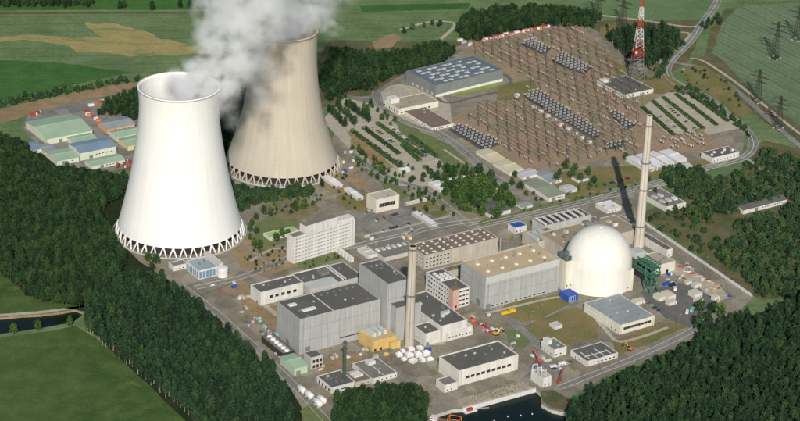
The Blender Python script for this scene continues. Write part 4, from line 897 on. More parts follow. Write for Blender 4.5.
# woods: (name, kind, outline, spacing, label of the mass, label of the single trees)
woods = [
 ('broadleaf', fill([(-530.7,191.8),(-451.3,170.8),(-399.7,119.7),(-358.7,59.4),(-316.1,47.8),(-277.6,41.1),(-276.4,8.3),(-295.6,-39.9),(-268.4,-111.9),(-253.2,-141.7),(-257.4,-180.8),(-279.5,-244.4),(-325.1,-234.0),(-366.9,-177.3),(-454.1,-158.9)], 5.2, 11, .55, 1.1), 'dark wood on the outer side of the white cooling tower', 'broadleaf tree in the dark wood beside the white cooling tower'),
 ('poplar', fill([(-244.1,-183.9),(-212.1,-198.0),(-175.6,-243.9),(-136.4,-306.5),(-113.1,-339.7),(-91.7,-380.7),(-80.3,-430.8),(-74.2,-508.3),(-129.7,-512.3),(-167.3,-429.0),(-273.8,-283.2),(-276.0,-256.0),(-256.5,-201.7)], 4.9, 12, .5, 1.15), 'dark tall wood between the meadow and the works', 'tall pale-stemmed tree in the dense wood between meadow and works'),
 ('broadleaf', fill([(-49.7,-400.0),(-34.3,-388.5),(3.9,-373.5),(20.7,-375.7),(29.2,-392.3),(27.7,-427.8),(23.1,-470.2),(-45.7,-475.2)], 5.0, 13, .65, .95), 'dense round grove at the harbour end', 'broadleaf tree in the round grove beside the harbour'),
 ('poplar', fill([(140.7,-445.7),(149.3,-393.6),(174.3,-369.2),(210.7,-338.1),(260.4,-290.2),(273.1,-254.9),(309.0,-224.5),(328.3,-228.9),(372.6,-174.5),(475.8,-119.1),(423.6,-472.9),(138.1,-493.2)], 4.9, 14, .45, 1.12), 'dark wood filling the ground beyond the harbour lane', 'tall tree in the dark wood beyond the harbour lane'),
 ('broadleaf', fill([(-98.7,346.1),(-86.6,433.8),(-9.0,442.1),(40.7,475.2),(62.1,456.6),(40.6,420.1),(-14.8,374.3),(-36.6,326.9),(-61.2,318.0),(-84.6,284.5)], 6.4, 15, .7, 1.15), 'dark wood behind the sand-coloured tower', None),
 ('broadleaf', fill([(-229.7,251.6),(-200.9,300.6),(-170.7,272.7),(-173.4,169.5),(-184.1,96.9),(-207.8,138.2)], 6.4, 16, .7, 1.1), 'dark trees between the two cooling towers', None),
 ('broadleaf', fill([(61.7,549.6),(78.2,588.8),(116.2,616.1),(191.8,624.6),(242.9,599.7),(228.4,568.0),(170.6,572.8),(114.0,533.3),(86.6,505.0),(67.3,502.9)], 6.4, 17, .75, 1.15), 'dark wood beyond the switchyard', None),
 ('poplar', fill([(241.2,540.0),(287.5,567.1),(318.1,577.9),(336.8,543.1),(311.9,462.5),(285.5,432.4),(258.4,477.6)], 6.4, 18, .6, .95), 'dark wood round the lattice mast', None),
 ('broadleaf', fill([(-335.0,217.2),(-325.9,254.0),(-310.5,280.1),(-290.0,294.6),(-275.9,223.1),(-284.5,204.6),(-308.2,219.8)], 6.6, 19, .6, .95), 'dark trees between the sheds and the white tower', None),
 ('scrub', fill([(296.2,65.8),(341.7,119.6),(368.6,149.1),(392.0,195.8),(428.2,157.5),(474.4,148.2),(473.7,-130.1),(373.2,-170.3),(340.4,-173.0),(331.6,-148.4),(319.9,-114.8),(291.8,-67.8),(285.5,-35.9),(303.1,-10.5),(336.2,-7.6),(343.4,17.4),(305.8,14.0)], 5.2, 20, .5, 2.1, .62, ([(337.3,16.8),(398.2,62.3),(397.2,42.1),(341.5,2.6)], [(287.0,-2.3),(330.0,6.4),(332.6,-36.4),(292.8,-58.5)])), 'thick green scrub outside the boundary fence', None),
 ('scrub', fill([(271.9,134.6),(313.3,127.7),(325.2,94.3),(294.9,52.9),(277.4,61.5)], 5.2, 21, .9, 1.9, .8), 'green scrub beside the white sheds', None),
 ('broadleaf', fill([(-646.4,552.7),(-501.4,565.4),(-428.7,573.6),(-386.7,582.2),(-392.5,597.0),(-469.0,592.1),(-649.8,567.6)], 7, 22, .7, 1.1, .8), 'row of dark trees along the far pasture edge', None),
 ('scrub', fill([(-180.0,50.1),(-152.5,37.3),(-127.0,34.6),(-92.3,48.0),(-85.2,28.3),(-115.7,15.5),(-144.5,-2.0),(-157.8,-22.7),(-171.6,0.5)], 4.6, 23, .8, 1.7, .85), 'green shrubs at the foot of the sand-coloured tower', None),
 ('scrub', fill([(160.7,-384.1),(188.6,-347.0),(259.4,-282.8),(266.8,-263.1),(250.9,-279.6),(184.6,-343.7),(152.3,-384.8)], 4.4, 24, .7, 1.5), 'leafy edge shrubs of the wood along the harbour lane', None),
 ('scrub', fill([(303.5,374.7),(329.8,383.9),(378.1,264.1),(380.5,223.3),(370.9,251.6),(335.8,333.3)], 5, 25, .6, 1.2, .8), 'bushy strip along the car park beyond the switchyard', None),
 ('scrub', fill([(290.7,399.5),(304.7,461.7),(333.6,535.5),(341.0,536.3),(311.9,462.5),(299.0,400.4)], 4.5, 26, .7, 1.3, .9), 'dark bushes along the bend of the main road', None),
 ('scrub', fill([(-444.5,251.2),(-384.6,291.2),(-301.7,344.4),(-300.5,334.8),(-382.7,278.9),(-441.8,236.3),(-500.2,200.7),(-503.8,218.1)], 5, 27, .8, 1.8, .85), 'bushy row between pasture and dirt strip', None),
 ('scrub', fill([(-60.6,152.3),(-38.7,126.9),(-1.0,66.7),(24.7,48.5),(39.9,17.2),(29.9,13.8),(-2.8,51.1),(-43.2,104.9)], 6, 41, .35, .8, .5), 'low shrubs along the road past the car park', None),
 ('scrub', fill([(77.5,-18.6),(120.0,9.6),(182.6,50.3),(247.5,95.0),(246.8,87.1),(182.1,42.6),(119.8,2.2),(79.3,-25.6)], 6, 42, .3, .8, .45), 'low shrubs along the access road', None),
 ('scrub', fill([(-148.8,-132.7),(-131.7,-81.8),(-103.3,-106.6),(-92.5,-127.9),(-126.0,-161.2)], 6, 43, .3, .8, .4), 'low shrubs on the slope beside the white tower', None),
 ('scrub', fill([(-95.8,-137.0),(-51.0,-102.1),(-44.0,-110.4),(-86.9,-144.9)], 5, 44, .35, .7, .5), 'low shrubs in front of the office slab', None),
 ('garden', fill([(40.1,123.5),(71.3,105.0),(101.4,60.7),(115.6,26.5),(99.6,-4.5),(77.7,-6.4),(52.0,15.8),(40.0,55.0),(31.8,80.2)], 8, 49, .6, 1.3, .5), 'loose shrubs and young trees filling the park', None),
 ('scrub', fill([(-7.3,135.4),(40.1,91.4),(70.3,32.4),(99.4,-14.2),(89.2,-24.7),(50.0,15.6),(-1.0,66.7)], 8, 50, .5, 1.3, .4), 'loose shrubs between the roads beside the park', None),
 ('scrub', fill([(121.4,47.2),(163.0,66.4),(205.4,85.8),(204.3,70.2),(162.0,45.8),(120.3,17.0)], 7, 51, .5, 1.2, .5), 'loose shrubs behind the access road', None),
 ('garden', fill([(-60.0,163.6),(-42.5,148.5),(-1.2,82.3),(29.8,49.0),(19.8,27.8),(-4.7,45.8),(-29.9,74.4),(-54.0,114.6)], 9, 52, .5, 1.0, .5), 'young trees along the road between car park and office slab', None),
 ('garden', fill([(-0.5,36.0),(40.0,29.7),(61.8,-3.0),(39.9,-24.3),(10.0,-2.8)], 10, 53, .5, .9, .45), 'young trees round the parking area', None),
 ('scrub', fill([(-136.5,-16.0),(-111.3,25.9),(-83.7,38.6),(-70.7,19.6),(-99.3,-7.7),(-122.1,-38.8)], 6, 54, .5, 1.2, .4), 'green shrubs beside the striped plot', None),
 ('garden', fill([(-82.9,297.1),(-66.6,311.2),(-35.6,289.5),(-3.5,232.4),(-12.0,219.8),(-48.2,263.8)], 8, 55, .6, 1.1, .45), 'young trees along the upper edge of the near car park', None),
 ('scrub', fill([(244.9,592.3),(273.1,603.0),(300.7,394.0),(283.7,385.7),(254.4,456.4)], 8, 45, .4, 1.1, .35), 'loose bushes round the mast foot', None),
 ('scrub', fill([(336.9,451.4),(354.9,453.3),(380.9,376.2),(391.6,307.8),(375.5,287.9),(354.6,347.8),(330.5,390.5),(322.2,422.8)], 9, 46, .4, 1.1, .35), 'loose bushes inside the road loop', None),
 ('scrub', fill([(238.8,-6.6),(297.0,73.5),(304.1,-10.4),(291.8,-67.8),(306.6,-107.1)], 8, 47, .5, 1.4, .5), 'loose bushes along the boundary fence', None),
 ('scrub', fill([(-81.3,74.9),(-58.6,98.1),(-40.2,73.5),(-33.7,-6.7),(-59.9,0.7)], 8, 48, .3, .9, .35), 'loose shrubs before the sand-coloured tower', None),
]
cand = []
for wi, (key, pts, lab, sl_) in enumerate(woods):
    if not sl_: continue
    for p in pts:
        fx, fy = frame_xy(p[0], p[1], 9 * p[2])
        if .01 < fx < .99 and .005 < fy < .9: cand.append(((Vector((p[0], p[1], 0)) - CAM).length, wi, p))
cand.sort(key=lambda q: q[0]); chosen = {}
for d, wi, p in cand[:170]: chosen.setdefault(wi, []).append(p)
for wi, (key, pts, lab, sl_) in enumerate(woods):
    ch = set(chosen.get(wi, []))
    for p in ch: single_tree(key, p, sl_, 'single trees of the woods', 'wood_tree')
    rest = [p for p in pts if p not in ch]
    if rest: stuff_trees('woodland' if key != 'scrub' else 'scrub_growth', key, rest, lab)
# trees standing on their own
def trees(key, pts, label, group, smin=.8, smax=1.2, name='broadleaf_tree', seed=1, cat='tree'):
    rnd = random.Random(seed)
    for p in pts: single_tree(key, (p[0], p[1], rnd.uniform(smin, smax), rnd.random() * 6.28), label, group, name, cat)
def along(a, b, n, seed=0, j=.6):
    rnd = random.Random(seed)
    return [(a[0] + (b[0] - a[0]) * (k + .5) / n + rnd.uniform(-j, j), a[1] + (b[1] - a[1]) * (k + .5) / n + rnd.uniform(-j, j)) for k in range(n)]
trees('broadleaf', along((-83.5,260.2), (-61.7,209.1), 6, 1) + along((-75.2,273.2), (-51.1,215.9), 6, 2), 'round dark tree in the double row beside the sand-coloured tower', 'double tree row', .7, .95)
trees('broadleaf', along((-65.3,277.3), (-36.2,229.1), 8, 3), 'round dark tree in the row ending at the curved road', 'tree row at the curved road', .7, .95)
trees('garden', along((-47.8,150.8), (-5.3,79.3), 9, 4, 2), 'small tree in the loose row along the car park road', 'loose car park tree row', .6, .95)
trees('garden', [(52.4,82.1),(58.5,67.0),(64.9,88.5),(70.8,68.2),(76.7,53.3),(62.4,46.9),(68.3,32.3),(80.5,38.4),(87.0,59.4),(92.8,44.6),(84.3,23.7),(74.1,17.8),(56.1,31.1),(50.2,50.9),(44.1,76.1),(96.4,24.8),(99.9,5.3),(91.6,80.5),(79.5,95.1),(106.6,30.7)], 'bushy green tree in the park beside the road junction', 'park trees', 1.1, 1.8, seed=2)
trees('garden', [(47.3,92.1),(55.6,98.2),(60.6,77.6),(66.6,57.5),(73.1,84.0),(82.2,74.4),(88.6,39.1),(77.9,5.8),(70.4,42.5),(95.2,60.1),(101.0,45.3),(106.2,50.9),(111.2,16.2),(96.5,-12.0),(46.1,55.6),(59.0,14.0),(64.9,2.2),(81.7,-6.1)], 'smaller bushy tree filling the park beside the road junction', 'park trees', .9, 1.6, seed=22)
trees('garden', [(117.8,93.4),(114.0,72.2),(121.9,62.6),(127.5,47.8),(164.9,103.1),(172.1,119.8),(177.2,99.0),(184.9,89.2),(194.2,105.9),(199.1,85.3),(159.9,86.8),(181.2,115.3)], 'round tree near the low sheds below the switchyard', 'trees by the low sheds', .8, 1.4, seed=3)
trees('garden', [(-143.8,-50.2),(-138.5,-68.5),(-143.2,-82.8),(-138.0,-100.6),(-132.0,-104.6),(-134.2,-20.6),(-128.3,-20.1),(-141.0,-35.7),(-112.9,-75.5),(-118.0,-85.2),(-107.4,-70.4),(-103.0,-12.9),(-95.4,-7.4),(-144.7,-64.4)], 'leafy tree in the garden beside the lime-roofed pavilion', 'garden trees', .8, 1.3, seed=4)
trees('garden', [(-228.4,-161.3),(-226.7,-143.8),(-234.6,-140.1),(-218.2,-169.0),(-266.6,-37.3),(-263.1,-17.6),(-271.7,-28.1),(-268.9,-3.4)], 'dark tree at the foot of the white cooling tower', 'trees at the white tower', .9, 1.4, seed=5)
trees('broadleaf', [(-80.1,49.1)], 'single dark conifer-like tree in front of the sand-coloured tower', None, .7, .72, seed=6)
trees('garden', [(288.1,7.5),(295.1,-1.6),(302.7,4.0),(308.6,-5.2)], 'dark green tree on the brown clearing by the fence', 'trees on the clearing', 1.5, 2.0, seed=7)
trees('broadleaf', [(366.6,590.8),(375.9,606.9),(380.0,599.8),(388.2,615.9),(390.1,600.9),(370.8,583.7)], 'dark tree in the clump where farm track meets main road', 'clump at the junction', .6, .85, seed=8)
trees('garden', [(276.8,-205.0),(287.6,-206.1),(282.1,-222.7),(271.2,-239.4),(294.0,-213.7)], 'tall bushy tree at the end of the asphalt standing', 'trees by the standing', 1.4, 2.0, seed=9)
trees('broadleaf', [(-355.2,578.1),(-350.8,582.5),(-315.4,576.9),(-282.2,590.2),(-269.9,591.6)], 'tree in a small clump on the far pasture edge', 'far pasture clumps', .7, 1.0, seed=10)
for q_, l_ in zip([(-313.4,-288.3),(-333.2,-295.6),(-286.8,-278.4)], ('larger grey-green bush midway along the canal edge', 'grey-green bush on the canal edge farthest from the wood', 'grey-green bush on the canal edge nearest the wood')):
    trees('garden', [q_], l_, 'canal bushes', 1.0, 1.5, seed=int(q_[0]), name='willow_bush', cat='bush')
trees('garden', [(-3.0,527.8),(6.6,543.5),(21.2,552.5),(31.0,561.0),(40.9,558.4)], 'tree standing along the sandy track behind the wood', 'trees on the sandy track', .9, 1.3, seed=12)
trees('garden', [(255.8,95.7),(259.8,59.9),(268.4,10.6),(282.0,108.7),(271.0,102.4),(237.5,153.2)], 'tree beside the white sheds near the main road', 'trees by the white sheds', .8, 1.2, seed=13)
# hedges of the car parks: each row is one thing
def hedge(a, b, w, h, label, group, seed):
    rnd = random.Random(seed); L_ = hypot(b[0] - a[0], b[1] - a[1]); m = MB()
    for k in range(int(L_ * 22)):
        t = rnd.random() * L_; lump = .75 + .5 * noise.noise(Vector((t * .35, seed, 0)))
        if lump < .38: continue
        d = Vector((rnd.gauss(0, .5), rnd.gauss(0, 1), rnd.gauss(.5, .8))).normalized()
        p = Vector((t, d.y * w * .5 * lump, max(.2, h * .5 * lump + d.z * h * .5 * lump)))
        n = (d + Vector((rnd.gauss(0, .4), rnd.gauss(0, .4), rnd.gauss(.2, .4)))).normalized(); u = n.orthogonal().normalized(); v = n.cross(u); s = rnd.uniform(.8, 1.5)
        m.face([p - u * s * .5, p - v * s * .5, p + u * s * .5, p + v * s * .5])
    o = put('hedge', m.mesh('hedge', leaf_gard), None, (a[0], a[1], 0), atan2(b[1] - a[1], b[0] - a[0])); tag(o, label, 'hedge', group)
for k, (a, b) in enumerate([((-55.0,203.9), (1.6,103.8)), ((-42.3,213.9), (-3.2,144.0)), ((-28.6,229.9), (23.3,138.3)), ((7.9,195.7), (37.0,139.6)), ((-0.4,169.3), (19.1,127.0)), ((24.4,111.3), (40.0,75.7))]):
    hedge(a, b, 7.0, 4.6, ['long dark hedge row nearest the sand-coloured tower in the pale car park', 'second dark hedge row from the sand-coloured tower', 'long dark hedge row beside the curved road in the pale car park', 'short dark hedge row on the green strip by the curved road', 'short dark hedge row in the middle of the pale car park', 'shortest dark hedge row at the park end of the car park'][k], 'hedges of the near car park', k)
for k, (a, b) in enumerate([((267.8,307.7), (295.7,226.6)), ((281.9,327.9), (312.1,237.0)), ((294.6,341.7), (330.8,247.6)), ((310.5,352.9), (346.7,261.0)), ((325.1,360.8), (360.5,274.3))]):
    hedge(a, b, 6.0, 3.8, '%s dark hedge row from the switchyard in the far car park' % ['first', 'second', 'third', 'fourth', 'fifth'][k], 'hedges of the far car park', 20 + k)
# ---------------------------------------------------------------- steam
def steam(name, blobs, lo, hi, res, dens, label, seed):
    me = bpy.data.meshes.new(name); me.from_pydata([b_[:3] for b_ in blobs], [], [])
    a = me.attributes.new('puff', 'FLOAT', 'POINT'); a.data.foreach_set('value', [b_[3] for b_ in blobs])
    a = me.attributes.new('weight', 'FLOAT', 'POINT'); a.data.foreach_set('value', [b_[4] for b_ in blobs])
    o = put(name, me); tag(o, label, None, kind='stuff')
    ng = bpy.data.node_groups.new(name, 'GeometryNodeTree'); A = ng.nodes.new; L = ng.links.new
    ng.interface.new_socket('Geometry', in_out='INPUT', socket_type='NodeSocketGeometry'); ng.interface.new_socket('Geometry', in_out='OUTPUT', socket_type='NodeSocketGeometry')
    gi = A('NodeGroupInput'); go = A('NodeGroupOutput'); pos = A('GeometryNodeInputPosition')
    def vm(op, x, y):
        n = A('ShaderNodeVectorMath'); n.operation = op
        for s_, v in ((0, x), (1, y)):
            if isinstance(v, bpy.types.NodeSocket): L(v, n.inputs[s_])
            else: n.inputs[s_].default_value = v
        return n
    def mm(op, x, y, clamp=False):
        n = A('ShaderNodeMath'); n.operation = op; n.use_clamp = clamp
        for s_, v in ((0, x), (1, y)):
            if isinstance(v, bpy.types.NodeSocket): L(v, n.inputs[s_])
            else: n.inputs[s_].default_value = v
        return n.outputs[0]
    def nz(scale, det, w):
        n = A('ShaderNodeTexNoise'); n.inputs['Scale'].default_value = scale; n.inputs['Detail'].default_value = det; n.inputs['Roughness'].default_value = .6
        off = vm('ADD', pos.outputs[0], (w, w * 2, -w)); L(off.outputs[0], n.inputs['Vector']); return n
    w1 = nz(.022, 4, seed); c1 = vm('SUBTRACT', w1.outputs['Color'], (.5, .5, .5)); s1 = vm('MULTIPLY', c1.outputs[0], (36, 36, 36))
    wp = vm('ADD', pos.outputs[0], s1.outputs[0])
    sn = A('GeometryNodeSampleNearest'); sn.domain = 'POINT'; L(gi.outputs[0], sn.inputs['Geometry']); L(wp.outputs[0], sn.inputs['Sample Position'])
    def si(attr, ty):
        n = A('GeometryNodeSampleIndex'); n.data_type = ty; n.domain = 'POINT'; L(gi.outputs[0], n.inputs['Geometry']); L(sn.outputs[0], n.inputs['Index'])
        if attr: q = A('GeometryNodeInputNamedAttribute'); q.data_type = ty; q.inputs['Name'].default_value = attr; L(q.outputs[0], n.inputs['Value'])
        else: q = A('GeometryNodeInputPosition'); L(q.outputs[0], n.inputs['Value'])
        return n.outputs[0]
    near = si(None, 'FLOAT_VECTOR'); rad = si('puff', 'FLOAT'); wt = si('weight', 'FLOAT')
    dv = A('ShaderNodeVectorMath'); dv.operation = 'DISTANCE'; L(wp.outputs[0], dv.inputs[0]); L(near, dv.inputs[1])
    f = mm('SUBTRACT', 1.0, mm('DIVIDE', dv.outputs['Value'], rad)); f = mm('MAXIMUM', mm('MULTIPLY', f, 1.5), 0.0)
    n2 = nz(.055, 8, seed + 31); k = mm('MAXIMUM', mm('MULTIPLY', mm('SUBTRACT', n2.outputs['Fac'], .44), 7.5), 0.0)
    dn = mm('MULTIPLY', mm('MULTIPLY', f, k), mm('MULTIPLY', wt, dens))
    sx = A('ShaderNodeSeparateXYZ'); L(pos.outputs[0], sx.inputs[0])
    far = mm('GREATER_THAN', sx.outputs[1], 40.0); low = mm('LESS_THAN', sx.outputs[2], 151.0)      # nothing leaks through the rear tower's wall
    dn = mm('MULTIPLY', dn, mm('SUBTRACT', 1.0, mm('MULTIPLY', far, low)))
    vc = A('GeometryNodeVolumeCube'); L(dn, vc.inputs['Density']); vc.inputs['Min'].default_value = lo; vc.inputs['Max'].default_value = hi
    for q, r_ in zip(('X', 'Y', 'Z'), res): vc.inputs['Resolution ' + q].default_value = r_
    m, t, _b = new_mat(name + '_vapour'); t.nodes.remove(_b)
    pv = t.nodes.new('ShaderNodeVolumePrincipled'); pv.inputs['Color'].default_value = (.985, .985, .987, 1); pv.inputs['Density'].default_value = 1.0; pv.inputs['Anisotropy'].default_value = 0.0
    t.links.new(pv.outputs[0], t.nodes['Material Output'].inputs['Volume'])
    sm = A('GeometryNodeSetMaterial'); sm.inputs['Material'].default_value = m; L(vc.outputs[0], sm.inputs[0]); L(sm.outputs[0], go.inputs[0])
    o.data.materials.append(m)
    md = o.modifiers.new('vapour', 'NODES'); md.node_group = ng; return o
def puffs(path, n, seed):
    rnd = random.Random(seed); out = []
    for i in range(len(path) - 1):
        a, b = path[i], path[i + 1]
        for k in range(n):
            t = k / n; r_ = a[3] + (b[3] - a[3]) * t; q = [a[j] + (b[j] - a[j]) * t for j in range(3)]
            out.append((q[0] + rnd.gauss(0, r_ * .25), q[1] + rnd.gauss(0, r_ * .3), q[2] + rnd.gauss(0, r_ * .25), r_ * rnd.uniform(.7, 1.15), a[4] + (b[4] - a[4]) * t))
    return out
P1 = puffs([(*(-208.4,-68.0,139.1), 22, 1.2), (*(-196.1,-68.0,145.7), 22, 1.8), (*(-185.9,-66.0,152.4), 23, 1.9), (*(-180.4,-64.0,159.8), 25, 1.3), (*(-172.3,-60.0,172.7), 27, 1.3), (*(-163.6,-52.0,190.1), 30, 1.2), (*(-154.8,-46.0,210.2), 34, 1.1), (*(-142.2,-40.0,228.4), 38, 1), (*(-128.0,-32.0,249.9), 44, .9)], 9, 1)
P1 += puffs([(*(-157.3,-36.0,170.5), 20, .6), (*(-140.3,-34.0,164.4), 20, .5), (*(-130.8,-32.0,147.8), 14, .4), (*(-144.2,-30.0,126.0), 12, .35)], 5, 2)
P1 += puffs([(*(-178.9,-50.0,140.5), 13, .5), (*(-168.0,-44.0,122.3), 12, .4), (*(-160.6,-40.0,104.5), 9, .3)], 4, 3)
P1 += puffs([(*(-118.1,108.0,139.1), 30, 1.7), (*(-116.2,108.0,149.9), 32, 1.7), (*(-111.5,112.0,160.5), 32, 1.3), (*(-105.9,118.0,169.4), 28, .7), (*(-96.4,125.0,183.4), 30, .6), (*(-81.8,130.0,205.6), 34, .5)], 8, 4)
P1 += puffs([(*(-128.5,110.0,150.9), 22, .6), (*(-143.2,115.0,161.5), 22, .5), (*(-153.9,120.0,180.7), 26, .5)], 5, 5)
steam('steam_plume', P1, (-300, -125, 70), (10, 185, 350), (190, 185, 170), .066, 'white steam plumes rising from both cooling towers and drifting together', 3)
# ---------------------------------------------------------------- switchyard
UA = radians(33.4); UD = Vector((cos(UA), sin(UA))); VD = Vector((sin(UA), -cos(UA)))      # site grid: along the halls, towards the harbour
SW = [(71.8,478.6),(113.8,526.0),(204.6,584.1),(225.0,516.5),(279.0,359.3),(265.0,301.3),(253.0,160.2),(210.1,156.1),(179.3,136.7),(134.0,110.9),(104.1,162.6),(73.0,222.3),(56.9,256.2),(108.0,310.2),(140.9,345.1),(133.8,403.0),(92.7,446.0)]
Z = {'a': [(132.4,331.5),(151.6,355.8),(217.0,224.7),(206.9,203.6)], 'b': [(172.0,447.6),(187.0,483.9),(219.6,432.2),(208.6,407.5)], 'c': [(137.3,503.4),(150.3,526.4),(175.6,496.8),(166.0,471.2)],
     'd': [(229.0,285.5),(236.7,298.5),(255.3,252.0),(245.2,236.3)], 'e': [(214.9,178.8),(221.7,199.3),(242.0,209.8),(234.6,183.5)], 'f': [(49.0,219.9),(61.1,238.8),(106.9,188.2),(87.0,160.9)]}
ZN = {'a': 'largest dark bay', 'b': 'dark bay nearest the mast', 'c': 'dark bay nearest the far wood', 'd': 'small dark bay below the relay building', 'e': 'small dark bay at the stack shadow', 'f': 'dark bay below the glass-roofed hall'}
bay_floor = land('dark_bay_floor', (hexc('5c5a57'), hexc('656260'), hexc('504e4b')), .02, .1, .8)
for k, p in Z.items(): sheet('bay_floor', p, .2 + .01 * ord(k) % .05, bay_floor, 'dark gravel floor of the %s in the switchyard' % ZN[k], .02)
def lattice(b, a, c, w, n, r1=.16, r2=.1):
    """square lattice girder from a to c"""
    a, c = Vector(a), Vector(c); d = (c - a).normalized(); u = Vector((0, 0, 1)) if abs(d.z) < .7 else Vector((1, 0, 0)); v = d.cross(u).normalized(); u = v.cross(d).normalized()
    cs = [(u * i + v * j) * (w / 2) for i, j in ((-1, -1), (1, -1), (1, 1), (-1, 1))]
    for o in cs: b.bar(a + o, c + o, r1, 3)
    for k in range(n):
        p = a + (c - a) * (k / n); q = a + (c - a) * ((k + 1) / n)
        for i in range(4): b.bar(p + cs[i], q + cs[(i + 1) % 4], r2, 3)
SP = 19.0; GH = 10.5
b = MB(); lattice(b, (0, 0, 0), (0, 0, GH + .5), .6, 4, .1, .05); post_m = b.mesh('post', steel_br)
b = MB(); lattice(b, (0, 0, GH), (SP, 0, GH), .6, 6, .1, .05)
beam_m = b.mesh('beam', steel_br)
ba, bb = Vector((176.3,280.2)) @ UD, Vector((196.8,446.8)) @ UD
proto = None
org = Vector((92.7,446.0)); cnt = 0
for iu in range(-30, 34):
    for iv in range(-12, 24):
        p = org + UD * (iu * 12.5 + (iv % 2) * .5) + VD * (iv * SP); q = p + VD * SP
        if not (inpoly(p.x, p.y, SW) and inpoly(q.x, q.y, SW)): continue
        m = (p + q) / 2
        if any(inpoly(m.x, m.y, z) for z in Z.values()): continue
        if (iu * 7 + iv * 3) % 9 == 0 or cnt > 285: continue
        if proto is None:
            proto = empty('switchyard_gantry', 'brown steel portal gantry at the cream-shed corner of the switchyard', 'gantry', (p.x, p.y, 0), UA - pi / 2, 'gantries of the switchyard')
            put('post', post_m, proto); put('post', post_m, proto, (SP - .9, 0, 0)); put('beam', beam_m, proto)
        else: copy_thing(proto, (p.x, p.y, 0), UA - pi / 2, 'brown steel portal gantry %s' % ('between the largest dark bay and the cream sheds' if m @ UD < ba else 'between the largest dark bay and the mast-side bays' if m @ UD < bb else 'in the rows beside the mast wood'))
        cnt += 1
# disconnectors on the open gravel
b = MB(); b.bar((0, -2, 0), (0, -2, 2.6), .16, 5); b.bar((0, 2, 0), (0, 2, 2.6), .16, 5); b.box(-.2, .2, -3, 3, 2.5, 2.8); sup_m = b.mesh('support', steel_br)
b = MB()
for y in (-2.4, 0, 2.4): b.bar((0, y, 2.8), (0, y, 4.6), .2, 6)
b.bar((0, -2.4, 4.7), (0, 2.4, 4.7), .08, 4); dis_m = b.mesh('insulator', insul)
dp = None; rnd = random.Random(5); cnt = 0
for iu in range(-31, 34):
    for iv in range(-20, 48):
        if (iu % 2) == 0 or cnt >= 240: continue
        p = org + UD * (iu * 10.5 + rnd.uniform(-1.5, 1.5)) + VD * (iv * 9.5 + rnd.uniform(-1, 1))
        if not inpoly(p.x, p.y, SW) or any(inpoly(p.x, p.y, z) for z in Z.values()) or rnd.random() < .45: continue
        if dp is None:
            dp = empty('disconnector', 'low disconnector switch between the gantry rows of the switchyard', 'switchgear', (p.x, p.y, 0), UA, 'disconnectors of the switchyard'); put('support', sup_m, dp); put('insulator', dis_m, dp)
        else: copy_thing(dp, (p.x, p.y, 0), UA)
        cnt += 1
for p in fill([(273.5,210.0),(326.1,244.2),(327.2,195.2),(289.0,180.3)], 9.5, 77): copy_thing(dp, (p[0], p[1], 0), UA, 'pale disconnector post in the small substation beside the white house')['group'] = 'posts of the small substation'
# breaker units in the dark bays
b = MB(); b.box(-1.6, 1.6, -1.0, 1.0, .2, 2.0); b.box(-1.8, 1.8, -1.2, 1.2, 0, .3); tank_m = b.mesh('tank', surf('dark_grey_unit', hexc('45474a'), .6, .15))
b = MB()
for x in (-1.1, 0, 1.1): b.bar((x, 0, 2), (x * 1.25, .7, 3.6), .2, 6, r2=.15); b.bar((x * 1.25, .7, 3.6), (x * 1.25, .7, 3.9), .24, 6)
bush_m = b.mesh('bushing', insul)
for zk, poly in Z.items():
    pr = None; n = 0
    for p in fill(poly, 6.6 if zk == 'a' else 6.2, ord(zk), 1, 1):
        u = round((Vector(p[:2]) @ UD) / 5.2) * 5.2; v = round((Vector(p[:2]) @ VD) / 6.4) * 6.4
    us = [Vector(q) @ UD for q in poly]; vs = [Vector(q) @ VD for q in poly]; u = min(us)
    while u < max(us):
        v = min(vs)
        while v < max(vs):
            q = UD * u + VD * v
            if inpoly(q.x, q.y, poly):
                if pr is None:
                    pr = empty('circuit_breaker', 'dark unit with three white bushings in the %s' % ZN[zk], 'switchgear', (q.x, q.y, 0), UA, 'breakers of the ' + ZN[zk]); put('tank', tank_m, pr); put('bushing', bush_m, pr)
                else: copy_thing(pr, (q.x, q.y, 0), UA + rnd.uniform(-.05, .05))
                n += 1
            v += 6.8
        u += 5.6
def cabin(name, p, w, d, h, mat, label, cat, group=None, rz=UA, roofm=None):
    r = empty(name, label, cat, (p[0], p[1], 0), rz, group)
    b = MB(); b.box(-w / 2, w / 2, -d / 2, d / 2, .15, h); put('wall', b.mesh('wall', mat), r)
    put('roof', boxm(w + .3, d + .3, .25, roofm or mat), r, (0, 0, h))
    put('door', boxm(.9, .1, 2.0, grey_dk), r, (w * .25, -d / 2 - .05, .15))
    return r
for k, p in enumerate(along((142.6,301.3), (204.9,189.1), 9, 3, .5)): cabin('relay_kiosk', p, 4.5, 3, 2.8, white_r, 'small white relay kiosk in the line below the largest dark bay', 'kiosk', 'relay kiosks', roofm=white_p)
cabin('relay_kiosk', (127.8,327.9), 5, 4, 3.5, white_r, 'white relay kiosk at the upper end of the largest dark bay', 'kiosk', roofm=white_p)
